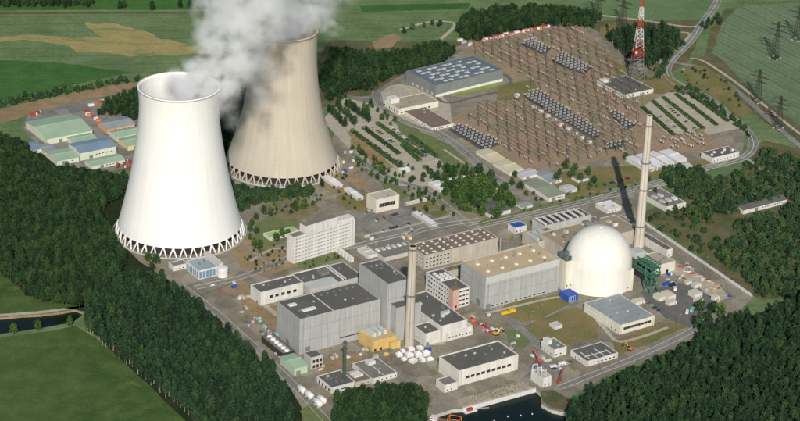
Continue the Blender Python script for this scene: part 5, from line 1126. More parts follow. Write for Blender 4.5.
# lattice mast, red and white
ml = (268.7,400.5); MH = 98.0
r = empty('lattice_mast', 'tall red and white lattice mast beside the relay building', 'mast', ml, .2)
cuts = [(0, 26, steel), (26, 40, red_p), (40, 62, white_p), (62, 74, red_p), (74, 88, white_p), (88, 98, red_p)]
def mw(z): return 6.4 * (1 - z / MH) ** 1.3 + 1.3
for z0, z1, mt in cuts:
    b = MB(); n = max(2, int((z1 - z0) / 4.5))
    for k in range(n):
        a, c = z0 + (z1 - z0) * k / n, z0 + (z1 - z0) * (k + 1) / n; wa, wc = mw(a), mw(c)
        A_ = [(wa * i, wa * j, a) for i, j in ((-1, -1), (1, -1), (1, 1), (-1, 1))]; B_ = [(wc * i, wc * j, c) for i, j in ((-1, -1), (1, -1), (1, 1), (-1, 1))]
        for i in range(4): b.bar(A_[i], B_[i], .32, 4); b.bar(A_[i], B_[(i + 1) % 4], .17, 3); b.bar(A_[(i + 1) % 4], B_[i], .17, 3); b.bar(B_[i], B_[(i + 1) % 4], .17, 3)
    put('mast_section', b.mesh('mast_section', mt), r)
for z in (33, 46):
    b = MB(); w = mw(z) + 1.2; b.box(-w, w, -w, w, z, z + .3)
    for i, j in ((-1, -1), (1, -1), (1, 1), (-1, 1)): b.bar((w * i, w * j, z), (w * i, w * j, z + 1.4), .12)
    put('platform', b.mesh('platform', red_p), r)
for k, a in enumerate((.3, 2.2, 4.1)):
    b = MB(); b.lathe([(.3, 0), (1.5, .5), (1.6, .6)], 14, cap=True); o = put('dish', b.mesh('dish', white_p), r, (cos(a) * (mw(34) + 1.4), sin(a) * (mw(34) + 1.4), 35)); o.rotation_euler = (pi / 2, 0, a + pi / 2)
# power pylons
def pylon(p, h, label):
    r = empty('power_pylon', label, 'pylon', p, .9, 'power line pylons'); b = MB(); pv = None; n = 10
    def w(z): return (h * .085) * (1 - z / h) + .5
    for k in range(n):
        a, c = h * k / n, h * (k + 1) / n; wa, wc = w(a), w(c)
        A_ = [(wa * i, wa * j, a) for i, j in ((-1, -1), (1, -1), (1, 1), (-1, 1))]; B_ = [(wc * i, wc * j, c) for i, j in ((-1, -1), (1, -1), (1, 1), (-1, 1))]
        for i in range(4): b.bar(A_[i], B_[i], .27, 3); b.bar(A_[i], B_[(i + 1) % 4], .16, 3); b.bar(A_[(i + 1) % 4], B_[i], .16, 3)
    put('lattice_body', b.mesh('lattice_body', steel_dk), r)
    for z, l in ((h * .62, .26), (h * .76, .34), (h * .9, .2)):
        b = MB()
        for s in (-1, 1):
            e = (0, s * l * h, z)
            for j in (-.6, .6): b.bar((j, 0, z + 1.2), e, .2, 3); b.bar((j, 0, z - .4), e, .2, 3)
            b.bar(e, (0, s * l * h, z - 2.5), .2, 4)
        put('cross_arm', b.mesh('cross_arm', steel_dk), r)
    for i, j in ((-1, -1), (1, -1), (1, 1), (-1, 1)): put('footing', boxm(2, 2, .8, grey_lt), r, (w(0) * i, w(0) * j, 0))
for p, h, l in (((443.2,490.4), 46, 'dark lattice pylon standing on a bushy pad in the cereal field'), ((479.9,558.7), 46, 'dark lattice pylon at the far edge of the cereal field'), ((401.5,340.0), 40, 'dark lattice pylon beside the road on the cereal field margin'),
                ((266.3,579.7), 44, 'dark lattice pylon in front of the wood by the mast'), ((237.1,606.6), 44, 'dark lattice pylon at the end of the far wood'), ((414.3,261.7), 38, 'dark lattice pylon on the rough field margin')): pylon(p, h, l)
trees('scrub', [(439.0,486.4),(442.2,483.3),(446.8,490.7),(444.9,494.0)], 'small bush on the pad of the cereal field pylon', 'bushes on the pylon pad', .7, 1.0, name='field_bush', cat='bush', seed=31)
# ---------------------------------------------------------------- vehicles
def car_mesh(paint):
    b = MB(); L_, w = 4.3, 1.75
    b.prism([(-L_ / 2, -w / 2), (L_ / 2, -w / 2), (L_ / 2, w / 2), (-L_ / 2, w / 2)], .35, .85, 0)
    k = len(b.v); lo = [(-1.9, -.8, .85), (1.1, -.8, .85), (1.1, .8, .85), (-1.9, .8, .85)]; hi = [(-1.4, -.62, 1.42), (.4, -.62, 1.42), (.4, .62, 1.42), (-1.4, .62, 1.42)]
    for i in range(4): j = (i + 1) % 4; b.face([lo[i], lo[j], hi[j], hi[i]], 1)
    b.face(hi, 0)
    for x in (-1.35, 1.35):
        for y in (-.8, .8): b.bar((x, y - .1, .33), (x, y + .1, .33), .33, 10, 2)
    return b.mesh('car', [paint, glass_d, black_m])
cars_m = [car_mesh(surf('car_paint_' + n, hexc(c), .3, .05)) for n, c in (('white', 'e6e6e2'), ('silver', 'a9acae'), ('black', '23252a'), ('red', '8f2622'), ('blue', '2a3f6d'), ('grey', '5c6065'))]
CN = ['white', 'silver', 'black', 'red', 'blue', 'grey']
def cars(pts, rz, where, group, seed, big=1.0):
    rnd = random.Random(seed)
    for p in pts:
        if rnd.random() < .25: continue
        i = rnd.randrange(6); o = put('parked_car', cars_m[i], None, (p[0], p[1], .25), rz + rnd.choice((0, pi)) + rnd.uniform(-.04, .04)); o.scale = (big,) * 3
        tag(o, '%s car parked %s' % (CN[i], where), 'car', group)
cars(along((-27.1,-30.3), (-1.9,-8.7), 12, 1, .2), UA + pi / 2, 'on the asphalt beside the office slab', 'cars by the office slab', 1)
cars(along((-18.7,-53.2), (10.3,-31.7), 13, 2, .2), UA + pi / 2, 'in the lower row beside the office slab', 'cars by the office slab', 2)
cars(along((206.0,80.7), (240.0,104.8), 14, 3, .2), UA + pi / 2, 'along the main road below the switchyard', 'cars along the main road', 3)
cars(along((-39.2,182.5), (2.5,114.6), 14, 4, .2), UA, 'between the hedges of the near car park', 'cars in the near car park', 4)
cars(along((-36.0,223.3), (-2.4,163.5), 14, 51, .2), UA, 'along the inner hedge of the near car park', 'cars in the near car park', 51)
cars(along((-16.5,225.2), (29.6,144.4), 18, 52, .2), UA, 'under the middle hedge of the near car park', 'cars in the near car park', 52)
cars(along((-37.5,-11.9), (-8.2,10.3), 10, 53, .2), UA + pi / 2, 'in the upper row beside the office slab', 'cars by the office slab', 53)
cars(along((224.3,-178.4), (240.2,-205.9), 6, 54, .3), UA, 'on the asphalt standing near the low grey hall', 'cars on the standing', 54)
cars(along((293.9,322.8), (323.5,241.0), 13, 55, .2), UA, 'in the middle rows of the far car park', 'cars in the far car park', 55)
cars(along((18.9,160.0), (46.3,108.0), 9, 5, .2), UA, 'in the upper rows of the near car park', 'cars in the near car park', 5)
cars(along((276.8,308.7), (305.2,233.4), 10, 6, .2), UA, 'between the hedges of the far car park', 'cars in the far car park', 6)
cars(along((318.8,344.2), (346.3,266.9), 9, 7, .2), UA, 'in the outer rows of the far car park', 'cars in the far car park', 7)
cars([(281.4,385.4),(273.5,387.9),(279.6,391.8)], .3, 'beside the relay building', 'cars by the relay building', 8)
cars(along((135.9,-325.8), (154.1,-309.7), 5, 9, .6), UA, 'on the harbour quay road', 'cars on the quay', 9)
cars([(368.1,374.9),(346.7,432.1),(306.9,362.1),(327.1,436.8)], .6, 'or driving on the roads by the cereal field', 'cars on the outer roads', 10)
for o in list(C.objects):
    if o.name.startswith('parked_car') and 'or driving' in o.get('label', ''): o['label'] = o['label'].replace('parked or driving', 'out')
cars(along((-135.8,-25.6), (-109.8,1.1), 0 or 3, 11), UA, 'beside the striped plot', 'cars by the plot', 11)
def truck(p, rz, cabm, bodm, label, group=None, L_=9.0, hb=3.4):
    r = empty('lorry', label, 'lorry', (p[0], p[1], .2), rz, group)
    b = MB(); b.box(-L_ / 2, L_ / 2 - 2.2, -1.25, 1.25, 1.0, hb); put('cargo_box', b.mesh('cargo_box', bodm), r)
    b = MB(); b.box(L_ / 2 - 2.0, L_ / 2, -1.2, 1.2, .6, 2.3); b.prism([(L_ / 2 - 2.0, -1.15), (L_ / 2 - .4, -1.15), (L_ / 2 - .4, 1.15), (L_ / 2 - 2.0, 1.15)], 2.3, 2.95); put('cab', b.mesh('cab', cabm), r)
    put('windscreen', boxm(.08, 2.0, .8, glass_d), r, (L_ / 2 + .02, 0, 1.5))
    for x in (-L_ / 2 + 1.2, -L_ / 2 + 2.6, L_ / 2 - 1):
        for y in (-1.05, 1.05): q = MB(); q.bar((0, -.18, 0), (0, .18, 0), .5, 10); put('wheel', q.mesh('wheel', black_m), r, (x, y, .5))
    b = MB(); b.box(-L_ / 2, L_ / 2, -.5, .5, .55, 1.0); put('chassis', b.mesh('chassis', steel_dk), r)
    return r
def container(p, rz, mat, label, group=None, L_=6.1, w=2.5, h=2.6, z=.2):
    r = empty('shipping_container', label, 'container', (p[0], p[1], z), rz, group)
    b = MB(); b.box(-L_ / 2, L_ / 2, -w / 2, w / 2, 0, h)
    for k in range(int(L_ / .9)):
        x = -L_ / 2 + .5 + k * .9; b.box(x, x + .35, -w / 2 - .08, w / 2 + .08, .2, h - .2)
    put('body', b.mesh('body', mat), r)
    for s in (-1, 1): put('door', boxm(.1, w * .44, h - .4, mat), r, (L_ / 2 + .06, s * w * .24, .2))
    return r
# trailers and containers at the far edge of the switchyard and by the sheds
tr = random.Random(8)
for k, p in enumerate(along((89.2,512.5), (175.6,573.3), 22, 1, 1.2)):
    cm = [red_p, white_p, red_p, white_p, surf('pink_faded_paint', hexc('c98a80'), .6, .1)][k % 5]
    nm = ['red', 'white', 'red', 'white', 'faded pink'][k % 5]
    if k % 3 == 2: truck(p, UA + tr.uniform(-.3, .3), red_p if nm == 'white' else white_p, cm, '%s lorry in the row between switchyard and far wood' % nm, 'lorry row at the far wood')
    else: container(p, UA + tr.uniform(-.2, .2), cm, '%s container in the row between switchyard and far wood' % nm, 'container row at the far wood', 7.5)
for k, p in enumerate([(65.0,509.8),(69.7,503.2),(76.9,496.8),(179.5,577.5),(184.7,581.8)]): container(p, UA + .3 * k, [white_p, grey_lt, white_p, blue_p, white_p][k], '%s container at the %s end of the red container row' % (['white', 'grey', 'white', 'blue', 'white'][k], ['near', 'near', 'near', 'far', 'far'][k]), 'loose containers at the row ends', 7)
for k, p in enumerate(along((-347.2,248.8), (-298.5,300.0), 11, 5, 2.5)):
    cm, nm = [(white_p, 'white'), (orange_p, 'orange'), (red_p, 'red'), (cream_p, 'cream')][k % 4]
    container(p, UA + tr.uniform(-.4, .4), cm, '%s trailer box on the dirt strip above the sheds' % nm, 'trailers on the dirt strip', 6)
for k, p in enumerate(along((-349.4,233.6), (-320.0,195.2), 8, 6, 2)):
    cm, nm = [(red_p, 'red'), (white_p, 'white'), (orange_p, 'orange')][k % 3]; container(p, UA + tr.uniform(-.5, .5), cm, '%s container beside the big green-roofed shed' % nm, 'containers by the big shed', 5)
for k, p in enumerate([(-401.2,216.5),(-397.9,222.8),(-292.4,84.1),(-286.6,87.3),(-281.5,95.8),(-281.5,79.8)]): truck(p, UA + .4 * k, white_p, red_p, 'red lorry parked in the storage yard at the sheds', 'red lorries at the sheds', 8)
# sheds
def shed(B, wallm, roofm, label, pitch=2.0, group=None, name='storage_shed', nwin=0):
    x, y, a, lu, lv, h = B; r = empty(name, label, 'shed', (x, y, 0), radians(a), group); r['dims'] = (lu, lv, h)
    b = MB(); b.box(0, lu, 0, lv, 0, h)
    b.face([(0, 0, h), (0, lv / 2, h + pitch), (0, lv, h)]); b.face([(lu, 0, h), (lu, lv, h), (lu, lv / 2, h + pitch)]); put('wall', b.mesh('wall', wallm), r)
    b = MB(); e = .5
    for s0, s1, y0, y1 in ((0, 1, -e, lv / 2), (1, 0, lv / 2, lv + e)):
        za, zb = (h - e * pitch / (lv / 2) + .05, h + pitch + .05) if s0 == 0 else (h + pitch + .05, h - e * pitch / (lv / 2) + .05)
        b.face([(-e, y0, za), (lu + e, y0, za), (lu + e, y1, zb), (-e, y1, zb)]); b.face([(-e, y0, za - .2), (-e, y1, zb - .2), (lu + e, y1, zb - .2), (lu + e, y0, za - .2)])
        b.face([(-e, y0, za - .2), (lu + e, y0, za - .2), (lu + e, y0, za), (-e, y0, za)]); b.face([(-e, y1, zb - .2), (-e, y0, za - .2), (-e, y0, za), (-e, y1, zb)])
    put('roof', b.mesh('roof', roofm), r)
    b = MB(); b.box(-e, lu + e, lv / 2 - .3, lv / 2 + .3, h + pitch, h + pitch + .3); put('ridge_cap', b.mesh('ridge_cap', roofm), r)
    put('door', boxm(4, .2, min(4, h * .8), grey_dk), r, (lu * .3, -.1, 0))
    if nwin: windows(r, 'R', lu * .45, h * .4, 2.4, 1.4, nwin, lu * .5 / nwin)
    return r
pale_wall = surf('pale_sheet_wall', hexc('cdd3bd'), .7, .08, stain=.1)
shed((-373.9,136.0,33.4,52.3,55.0,6.8), pale_wall, roof_green, 'largest storage shed with pale green sheet roof', 4, nwin=8)
shed((-343.7,130.6,33.4,26.8,24.6,4.5), pale_wall, roof_green, 'small pale green shed between largest shed and blue-roofed shed', 1.5, nwin=3)
shed((-333.2,96.2,33.4,41.6,28.1,9.0), pale_wall, roof_blue, 'storage shed with slate blue roof and pale walls', 2, nwin=6)
shed((-354.7,80.8,33.4,24.6,27.9,5.6), pale_wall, roof_green, 'pale green shed half hidden by trees below the largest shed', 1.5, nwin=2)
shed((-317.7,73.7,33.4,37.5,17.3,4.5), pale_wall, roof_green, 'long low pale green shed below the blue-roofed shed', 1.2, nwin=5)
shed((-315.7,172.6,33.4,33.0,23.6,5.8), surf('salmon_wall', hexc('c9a07c'), .8, .1), roof_grey, 'storage shed with grey roof and salmon wall near the white tower', 2, nwin=3)
shed((-302.2,151.3,33.4,42.1,18.2,5.7), pale_wall, roof_green, 'pale green shed partly behind the white tower', 1.8, nwin=3)
shed((-287.6,127.8,33.4,29.6,23.4,5.7), surf('straw_wall', hexc('d2c58e'), .8, .1), roof_green, 'pale green shed with straw-coloured wall beside the white tower', 1.8, nwin=2)
shed((-384.4,110.3,33.4,10.6,20.5,4.5), white_r, roof_blue, 'small blue and white shed at the outer end of the yard', 1.0)
shed((-371.2,106.1,33.4,12.5,20.9,4.5), pale_wall, roof_grey, 'small grey-roofed shed at the outer end of the yard', 1.0)
for L4, lab in (((257.1,119.7,33.4,9.0,36.4,4.5), 'narrow white-roofed shed nearest the slender stack'), ((267.6,126.1,33.4,10.9,36.9,4.6), 'second white-roofed shed from the slender stack'),
                ((278.9,135.3,33.4,10.1,35.4,4.6), 'third white-roofed shed from the slender stack'), ((290.0,141.7,33.4,13.8,30.5,5.7), 'white-roofed shed farthest from the slender stack')):
    shed(L4, white_r, white_gl, lab, 1.0, 'white-roofed sheds', nwin=2)
shed((292.8,125.8,33.4,15.5,12.1,4.0), white_r, roof_lt, 'small white shed in front of the white-roofed sheds', .8)
r = building('white_house', 'white house with dark roof and small chimneys beside the main road', 'house', (328.6,152.2,33.4,37.2,18.4,6.3), white_r, felt_dk, .3)
lu, lv, h = r['dims']; windows(r, 'R', 3, 1.6, 1.6, 1.8, 7, (lu - 5) / 7); windows(r, 'L', 3, 1.6, 1.4, 1.8, 2, 4)
for k in range(5): roofbox(r, lu * (.12 + .19 * k), lv * (.6 if k % 2 else .35), 2.2, 2, 1.8, white_p, par=.3)
shed((344.9,21.2,33.4,57.9,13.7,5.0), white_r, felt_dk, 'long dark-roofed bungalow with white front in the scrub', 1.6, name='bungalow', nwin=9)
r = building('workshop_building', 'flat grey workshop with white roof edges beside the scrub', 'building', (266.8,20.3,33.4,26.2,42.1,5.5), white_r, felt_md, .4)
lu, lv, h = r['dims']
for k in range(5): roofbox(r, lu * (.2 + .3 * (k % 3)), lv * (.3 + .3 * (k // 3)), 4, 6, 1.5, [grey_lt, roof_lt, white_p][k % 3], par=.4)
windows(r, 'R', 3, 1, 2, 1.6, 5, 5)
shed((150.0,34.7,33.4,19.9,43.0,5.0), white_r, surf('grey_green_roof', hexc('8c957d'), .8, .12), 'large grey-green roofed building below the switchyard', 1.0, nwin=4)
shed((95.6,127.4,33.4,15.6,31.4,4.0), cream_r, surf('cream_roof', hexc('c9c1a3'), .8, .1), 'cream-roofed shed at the switchyard edge, upper of two', 1.0, nwin=2)
shed((112.5,98.2,33.4,17.0,30.7,4.5), cream_r, _mats['cream_roof'], 'cream-roofed shed at the switchyard edge, lower of two', 1.0, nwin=2)
shed((153.1,78.4,33.4,15.4,29.5,3.4), white_r, roof_grey, 'grey-roofed shed beside the round trees', 1.0, nwin=2)
shed((125.7,88.9,33.4,20.7,16.0,3.4), white_r, roof_lt, 'small light-roofed shed beside the cream sheds', .8)
shed((89.3,-10.3,33.4,25.2,26.3,4.4), white_r, felt_dk, 'dark-roofed building among the park trees', 1.2, nwin=3)
shed((39.8,47.4,33.4,13.8,22.0,3.3), white_r, white_gl, 'small white-roofed building at the end of the car park', .8)
r = building('bus_shelter', 'long narrow white-roofed canopy in the parking area', 'canopy', (30.9,-39.4,33.4,8.3,35.5,3.2), grey_lt, white_gl, .2)
r = building('bus_shelter', 'thin white canopy strip above the parking area', 'canopy', (6.7,11.7,33.4,23.9,4.1,2.7), grey_lt, white_gl, .2)
r = building('bus_shelter', 'low white canopy beside the control building', 'canopy', (-34.7,-107.4,33.4,28.0,8.5,3.7), white_r, surf('pale_canopy', hexc('c9c4b6'), .8, .1), .2)
r = building('bus_shelter', 'second low white canopy beside the control building', 'canopy', (-28.8,-115.8,33.4,26.2,8.5,3.7), white_r, _mats['pale_canopy'], .2)
r = building('link_building', 'low pale link building behind the reactor block', 'building', (-13.5,-121.1,33.4,39.8,34.8,4.2), grey_lt, felt_md, .4)
lu, lv, h = r['dims']
for k in range(6): roofbox(r, lu * (.1 + .15 * k), lv * .5, 3, 5, 1.2, [white_p, roof_lt][k % 2], par=.4)
shed((199.1,-10.1,33.4,7.1,1.2,2.7), white_r, roof_lt, 'tiny white hut behind the dome', .5)
for k, (B_, rm, l) in enumerate((((52.2,72.9,33.4,18.6,8.0,2.8), white_gl, 'white-roofed hut among the park shrubs, uppermost'), ((71.0,91.7,33.4,11.1,9.7,2.8), roof_lt, 'light-roofed hut beside the curved road'),
   ((122.0,12.2,33.4,13.3,11.0,3.3), roof_grey, 'grey-roofed hut beside the access road'), ((0.6,94.4,33.4,10.2,8.7,2.8), white_gl, 'white-roofed hut at the lower end of the hedge rows'),
   ((169.5,56.7,33.4,12.8,13.8,3.3), roof_lt, 'light-roofed hut beside the parked cars on the main road'), ((182.4,86.3,33.4,14.0,11.0,3.4), felt_md, 'dark-roofed hut on the dry grass strip'),
   ((-65.9,47.8,33.4,8.0,28.4,3.3), white_gl, 'white gallery roof at the foot of the sand-coloured tower'), ((-42.6,19.6,33.4,6.4,27.7,3.3), white_gl, 'second white gallery roof before the sand-coloured tower'))):
    shed(B_, white_r, rm, l, .7, name='small_hut')
# blue boxes
r = building('blue_plant_box', 'bright blue plant container between hall and dome', 'container', (156.9,-194.3,33.4,11.3,13.2,6.6), blue_p, blue_p, .2)
lu, lv, h = r['dims']; windows(r, 'R', 2, .4, 2.2, h - 1.2, 3, 2.6, blue_p, white_p, 'panel')
r = building('blue_plant_box', 'bright blue roofed plant building behind the dotted workshop', 'building', (112.8,-46.3,33.4,14.5,12.1,6.4), white_r, blue_p, .2)
windows(r, 'R', 2.5, 1, 2, 2, 3, 4)
# ---------------------------------------------------------------- boundary fence
fa, fb = Vector((241.6,-8.8)), Vector((329.1,-167.7)); fl_ = (fb - fa).length; nf = int(fl_ / 5); fd = (fb - fa).normalized()
r = empty('boundary_fence', 'long white panelled boundary fence between works and scrub', 'fence', (fa.x, fa.y, .1), atan2(fd.y, fd.x))
b = MB(); b.box(.1, fl_ / nf - .1, -.12, .12, .15, 2.9); fpm = b.mesh('panel', white_p); b = MB(); b.box(-.2, .2, -.25, .25, 0, 3.2); fpo = b.mesh('post', white_r)
for k in range(nf): put('panel', fpm, r, (k * fl_ / nf, 0, 0)); put('post', fpo, r, (k * fl_ / nf, 0, 0))
# ---------------------------------------------------------------- asphalt standing: cabins and containers
for k, (p, w, d, h) in enumerate((((221.5,-189.0), 11, 7, 3), ((241.8,-179.1), 7, 10, 4), ((250.3,-176.3), 8, 12, 5), ((251.9,-188.6), 9, 6, 3), ((276.0,-170.0), 9, 10, 4.5), ((277.4,-182.3), 7, 6, 3), ((293.7,-176.8), 6, 5, 4), ((279.0,-150.7), 8, 5, 3.5), ((272.1,-144.8), 6, 4, 3))):
    L9 = ['wide low cream cabin nearest the low grey hall', 'tall cream cabin in the pair on the asphalt standing', 'larger cream cabin in the pair on the asphalt standing', 'low cream cabin in front of the pair', 'cream cabin block at the middle of the standing', 'small cream cabin in front of the middle block', 'small cream cabin at the fence end', 'white cabin behind the middle block', 'smaller white cabin behind the middle block'][k]
    cabin('site_cabin', p, w, d, h, white_r if k > 6 else cream_r, L9, 'cabin', 'cabins on the asphalt standing', roofm=surf('pale_cabin_roof', hexc('c6c1b0'), .8, .1))
for k, (p, m_, nm) in enumerate((((251.1,-148.8), blue_p, 'dark blue'), ((256.6,-150.4), surf('navy_tarp', hexc('2b3350'), .6, .1), 'navy'), ((262.0,-152.1), surf('mauve_tarp', hexc('6d6480'), .6, .1), 'mauve'), ((269.8,-201.5), teal_p, 'teal'), ((264.8,-205.9), white_p, 'white'), ((258.5,-158.8), white_p, 'small white'))):
    container(p, UA + .2 * k, m_, '%s container on the asphalt standing by the fence' % nm, 'loose containers on the standing', 7 if k < 4 else 5)
tr = random.Random(14)
for k, p in enumerate(along((268.6,-105.9), (298.1,-147.0), 11, 7, 3)):
    cm, nm = [(red_p, 'red'), (beige_r, 'sandy'), (brick_p, 'pinkish'), (white_p, 'white')][k % 4]
    container(p, UA + tr.uniform(-.8, .8), cm, '%s crate stack lying along the boundary fence' % nm, 'crates along the fence', tr.uniform(3, 6), tr.uniform(2, 3), tr.uniform(1, 2))
# ---------------------------------------------------------------- left process yard
r = building('cooler_bank', 'dark cooler bank with white fan domes beside the big grey hall', 'cooler', (-96.1,-325.6,33.4,11.9,37.7,5.8), steel_dk, felt_md, .3)
lu, lv, h = r['dims']
for k in range(6): b = MB(); b.lathe([(2.3, 0), (2.3, 1.0), (1.4, 1.7), (.2, 1.9)], 20); put('fan_dome', b.mesh('fan_dome', white_gl), r, (lu * .5, lv * (.1 + .16 * k), h - .3))
shed((-84.6,-353.7,33.4,12.9,24.4,7.2), green_lt, roof_green, 'pale green gabled shed beside the wood and grey hall', 2.0, nwin=0)
r = building('cable_rack', 'dark open storage rack in front of the big grey hall', 'rack', (-71.2,-341.9,33.4,11.6,11.9,11.6), grey_lt, felt_dk, .3)
lu, lv, h = r['dims']; windows(r, 'R', 3, 1, 2.4, 3, 3, 3.4, black_m, steel); windows(r, 'R', 3, 6, 2.4, 3, 3, 3.4, black_m, steel)
def lying_tank(p, rz, L_, rr, mat, label, group=None):
    r = empty('lying_tank', label, 'tank', (p[0], p[1], .1), rz, group)
    b = MB(); prof = [(.1, -L_ / 2 - rr * .5), (rr * .7, -L_ / 2 - rr * .3), (rr, -L_ / 2), (rr, L_ / 2), (rr * .7, L_ / 2 + rr * .3), (.1, L_ / 2 + rr * .5)]; n = 18
    k = len(b.v)
    for q, x in prof:
        for i in range(n): b.v.append((x, q * cos(2 * pi * i / n), rr + .8 + q * sin(2 * pi * i / n)))
    for j in range(len(prof) - 1):
        for i in range(n): b.f.append((k + j * n + i, k + j * n + (i + 1) % n, k + (j + 1) * n + (i + 1) % n, k + (j + 1) * n + i)); b.m.append(0)
    put('vessel', b.mesh('vessel', mat, True), r)
    for x in (-L_ * .3, L_ * .3): put('saddle', boxm(.8, rr * 1.6, rr * .6 + .8, grey_lt), r, (x, 0, 0))
    put('manhole', boxm(.9, .9, .5, mat), r, (0, 0, 2 * rr + .75))
for k, (p, l) in enumerate((((-76.4,-383.1), 'white lying tank nearest the low garage doors'), ((-70.1,-391.2), 'middle white lying tank beside the perimeter path'), ((-62.0,-404.3), 'white lying tank at the end of the perimeter path'), ((-58.9,-399.0), 'second white lying tank at the end of the perimeter path'))): lying_tank(p, UA - pi / 2, 9, 2.6, white_p, l, 'white lying tanks')
for k, p in enumerate(along((-126.0,-247.8), (-104.8,-285.0), 6, 3, 2)): lying_tank(p, UA + (pi / 2 if k % 2 else 0), 4.5, 1.3, teal_p if k % 2 else steel, '%s lying vessel on the stony ground by the wood' % ('teal' if k % 2 else 'grey'), 'vessels by the wood')
# white tents in front of the beige stack
tr = random.Random(4)
for k, p in enumerate([(7.1,-302.6),(12.4,-309.7),(8.2,-317.4),(16.0,-320.5),(20.3,-309.1),(14.1,-298.3),(23.8,-318.1),(27.2,-306.7),(21.9,-295.8),(30.7,-315.7),(3.8,-310.4)]):
    r = empty('white_tent', 'white peaked tent in the cluster in front of the beige stack', 'tent', (p[0], p[1], .1), UA + tr.uniform(-.4, .4), 'white tents at the stack')
    w = tr.uniform(1.6, 3.4); d = tr.uniform(1.6, 3.0); h = tr.uniform(1.6, 3.2); b = MB(); b.box(-w, w, -d, d, 0, h); put('wall', b.mesh('wall', white_p), r)
    b = MB(); a = h + tr.uniform(1.2, 2.4); c = [(-w - .2, -d - .2, h), (w + .2, -d - .2, h), (w + .2, d + .2, h), (-w - .2, d + .2, h)]
    for i in range(4): b.face([c[i], c[(i + 1) % 4], (0, 0, a)])
    put('roof', b.mesh('roof', white_gl), r)
container((28.9,-299.0), UA, blue_p, 'blue container among the white tents', None, 6)
# ---------------------------------------------------------------- middle yard: machines
def excavator(p, rz, mat, label, s=1.0):
    r = empty('excavator', label, 'excavator', (p[0], p[1], .2), rz); r.scale = (s,) * 3
    for y in (-1.2, 1.2): put('track', boxm(4.2, .7, .9, black_m), r, (0, y, 0))
    b = MB(); b.box(-2.2, 1.6, -1.4, 1.4, 1.0, 2.2); put('body', b.mesh('body', mat), r)
    b = MB(); b.box(.2, 1.6, .2, 1.4, 2.2, 3.4); put('cab', b.mesh('cab', glass_d), r)
    b = MB(); b.bar((1.4, -.4, 1.8), (4.2, -.4, 5), .35); b.bar((4.2, -.4, 5), (6.4, -.4, 2.6), .28); put('boom', b.mesh('boom', mat), r)
    b = MB(); b.box(6.0, 7.0, -1, .2, 1.4, 2.6); put('bucket', b.mesh('bucket', steel_dk), r)
excavator((89.2,-263.7), .6, yellow_p, 'yellow excavator on the road beside the pump house', 1.2)
truck((98.3,-223.6), UA, yellow_p, yellow_p, 'yellow lorry in front of the grey turbine hall'); container((104.9,-217.0), UA, yellow_p, 'yellow container behind the yellow lorry', None, 6)
tr = random.Random(21)
for k, p in enumerate(along((68.3,-236.0), (87.4,-261.9), 9, 8, 2)):
    cm, nm = [(red_p, 'red'), (orange_p, 'orange'), (surf('magenta_tarp', hexc('b0476f'), .6, .1), 'magenta'), (white_p, 'white')][k % 4]
    container(p, -UA + tr.uniform(-.4, .4), cm, '%s skip in the coloured row beside the white service block' % nm, 'coloured skips by the service block', 4, 2.4, 1.8)
excavator((206.6,-283.1), 2.6, orange_p, 'orange machine beside the lane at the wood edge', 1.1)
def mobile_crane(p, rz, mat, label):
    r = empty('mobile_crane', label, 'crane', (p[0], p[1], .2), rz); r.scale = (.75,) * 3
    b = MB(); b.box(-5, 5, -1.3, 1.3, .8, 1.8); put('carrier', b.mesh('carrier', mat), r)
    b = MB(); b.box(2.8, 5, -1.2, 1.2, 1.8, 3.2); put('cab', b.mesh('cab', mat), r); b = MB(); b.box(-3, .5, -1.3, 1.3, 1.8, 3.2); put('superstructure', b.mesh('superstructure', mat), r)
    b = MB(); lattice(b, (-1, 0, 3), (9, 0, 14), 1.0, 8, .22, .12); put('boom', b.mesh('boom', mat), r)
    for x in (-4, -2, 2, 4):
        for y in (-1.2, 1.2): q = MB(); q.bar((0, -.2, 0), (0, .2, 0), .6, 10); put('wheel', q.mesh('wheel', black_m), r, (x, y, .6))
mobile_crane((125.1,-315.7), 2.2, red_p, 'red mobile crane beside the harbour intake'); mobile_crane((140.9,-347.1), 1.0, red_p, 'red mobile crane parked on the mole')
truck((136.9,-322.1), .4, white_p, white_p, 'white van at the harbour intake', None, 6, 2.6); truck((145.0,-316.0), .5, white_p, white_p, 'larger white van beside the mole', None, 7, 2.8)
# lamp posts
def lamp(p, label, group, h=10):
    r = empty('lamp_post', label, 'lamp', p, UA, group); b = MB(); b.bar((0, 0, 0), (0, 0, h), .16, 6, r2=.1); b.bar((0, 0, h), (1.6, 0, h + .3), .09, 5); put('pole', b.mesh('pole', steel), r)
    put('lamp_head', boxm(.9, .4, .25, grey_lt), r, (1.8, 0, h + .2))
for p in along((109.2,-18.1), (245.7,74.0), 9, 1, .2): lamp(p, 'grey lamp post along the main access road', 'lamps on the access road', 11)
for p in [(120.1,-245.7),(233.4,-240.5),(131.3,-214.8),(178.1,-326.2),(253.1,-240.9),(291.1,-117.2),(308.0,-150.4)]: lamp(p, 'tall floodlight post on the works yard near the harbour', 'floodlights on the yard', 15)
for p in along((-25.7,248.0), (71.6,123.8), 7, 2, .2): lamp(p, 'grey lamp post along the curved road by the car park', 'lamps on the curved road', 9)
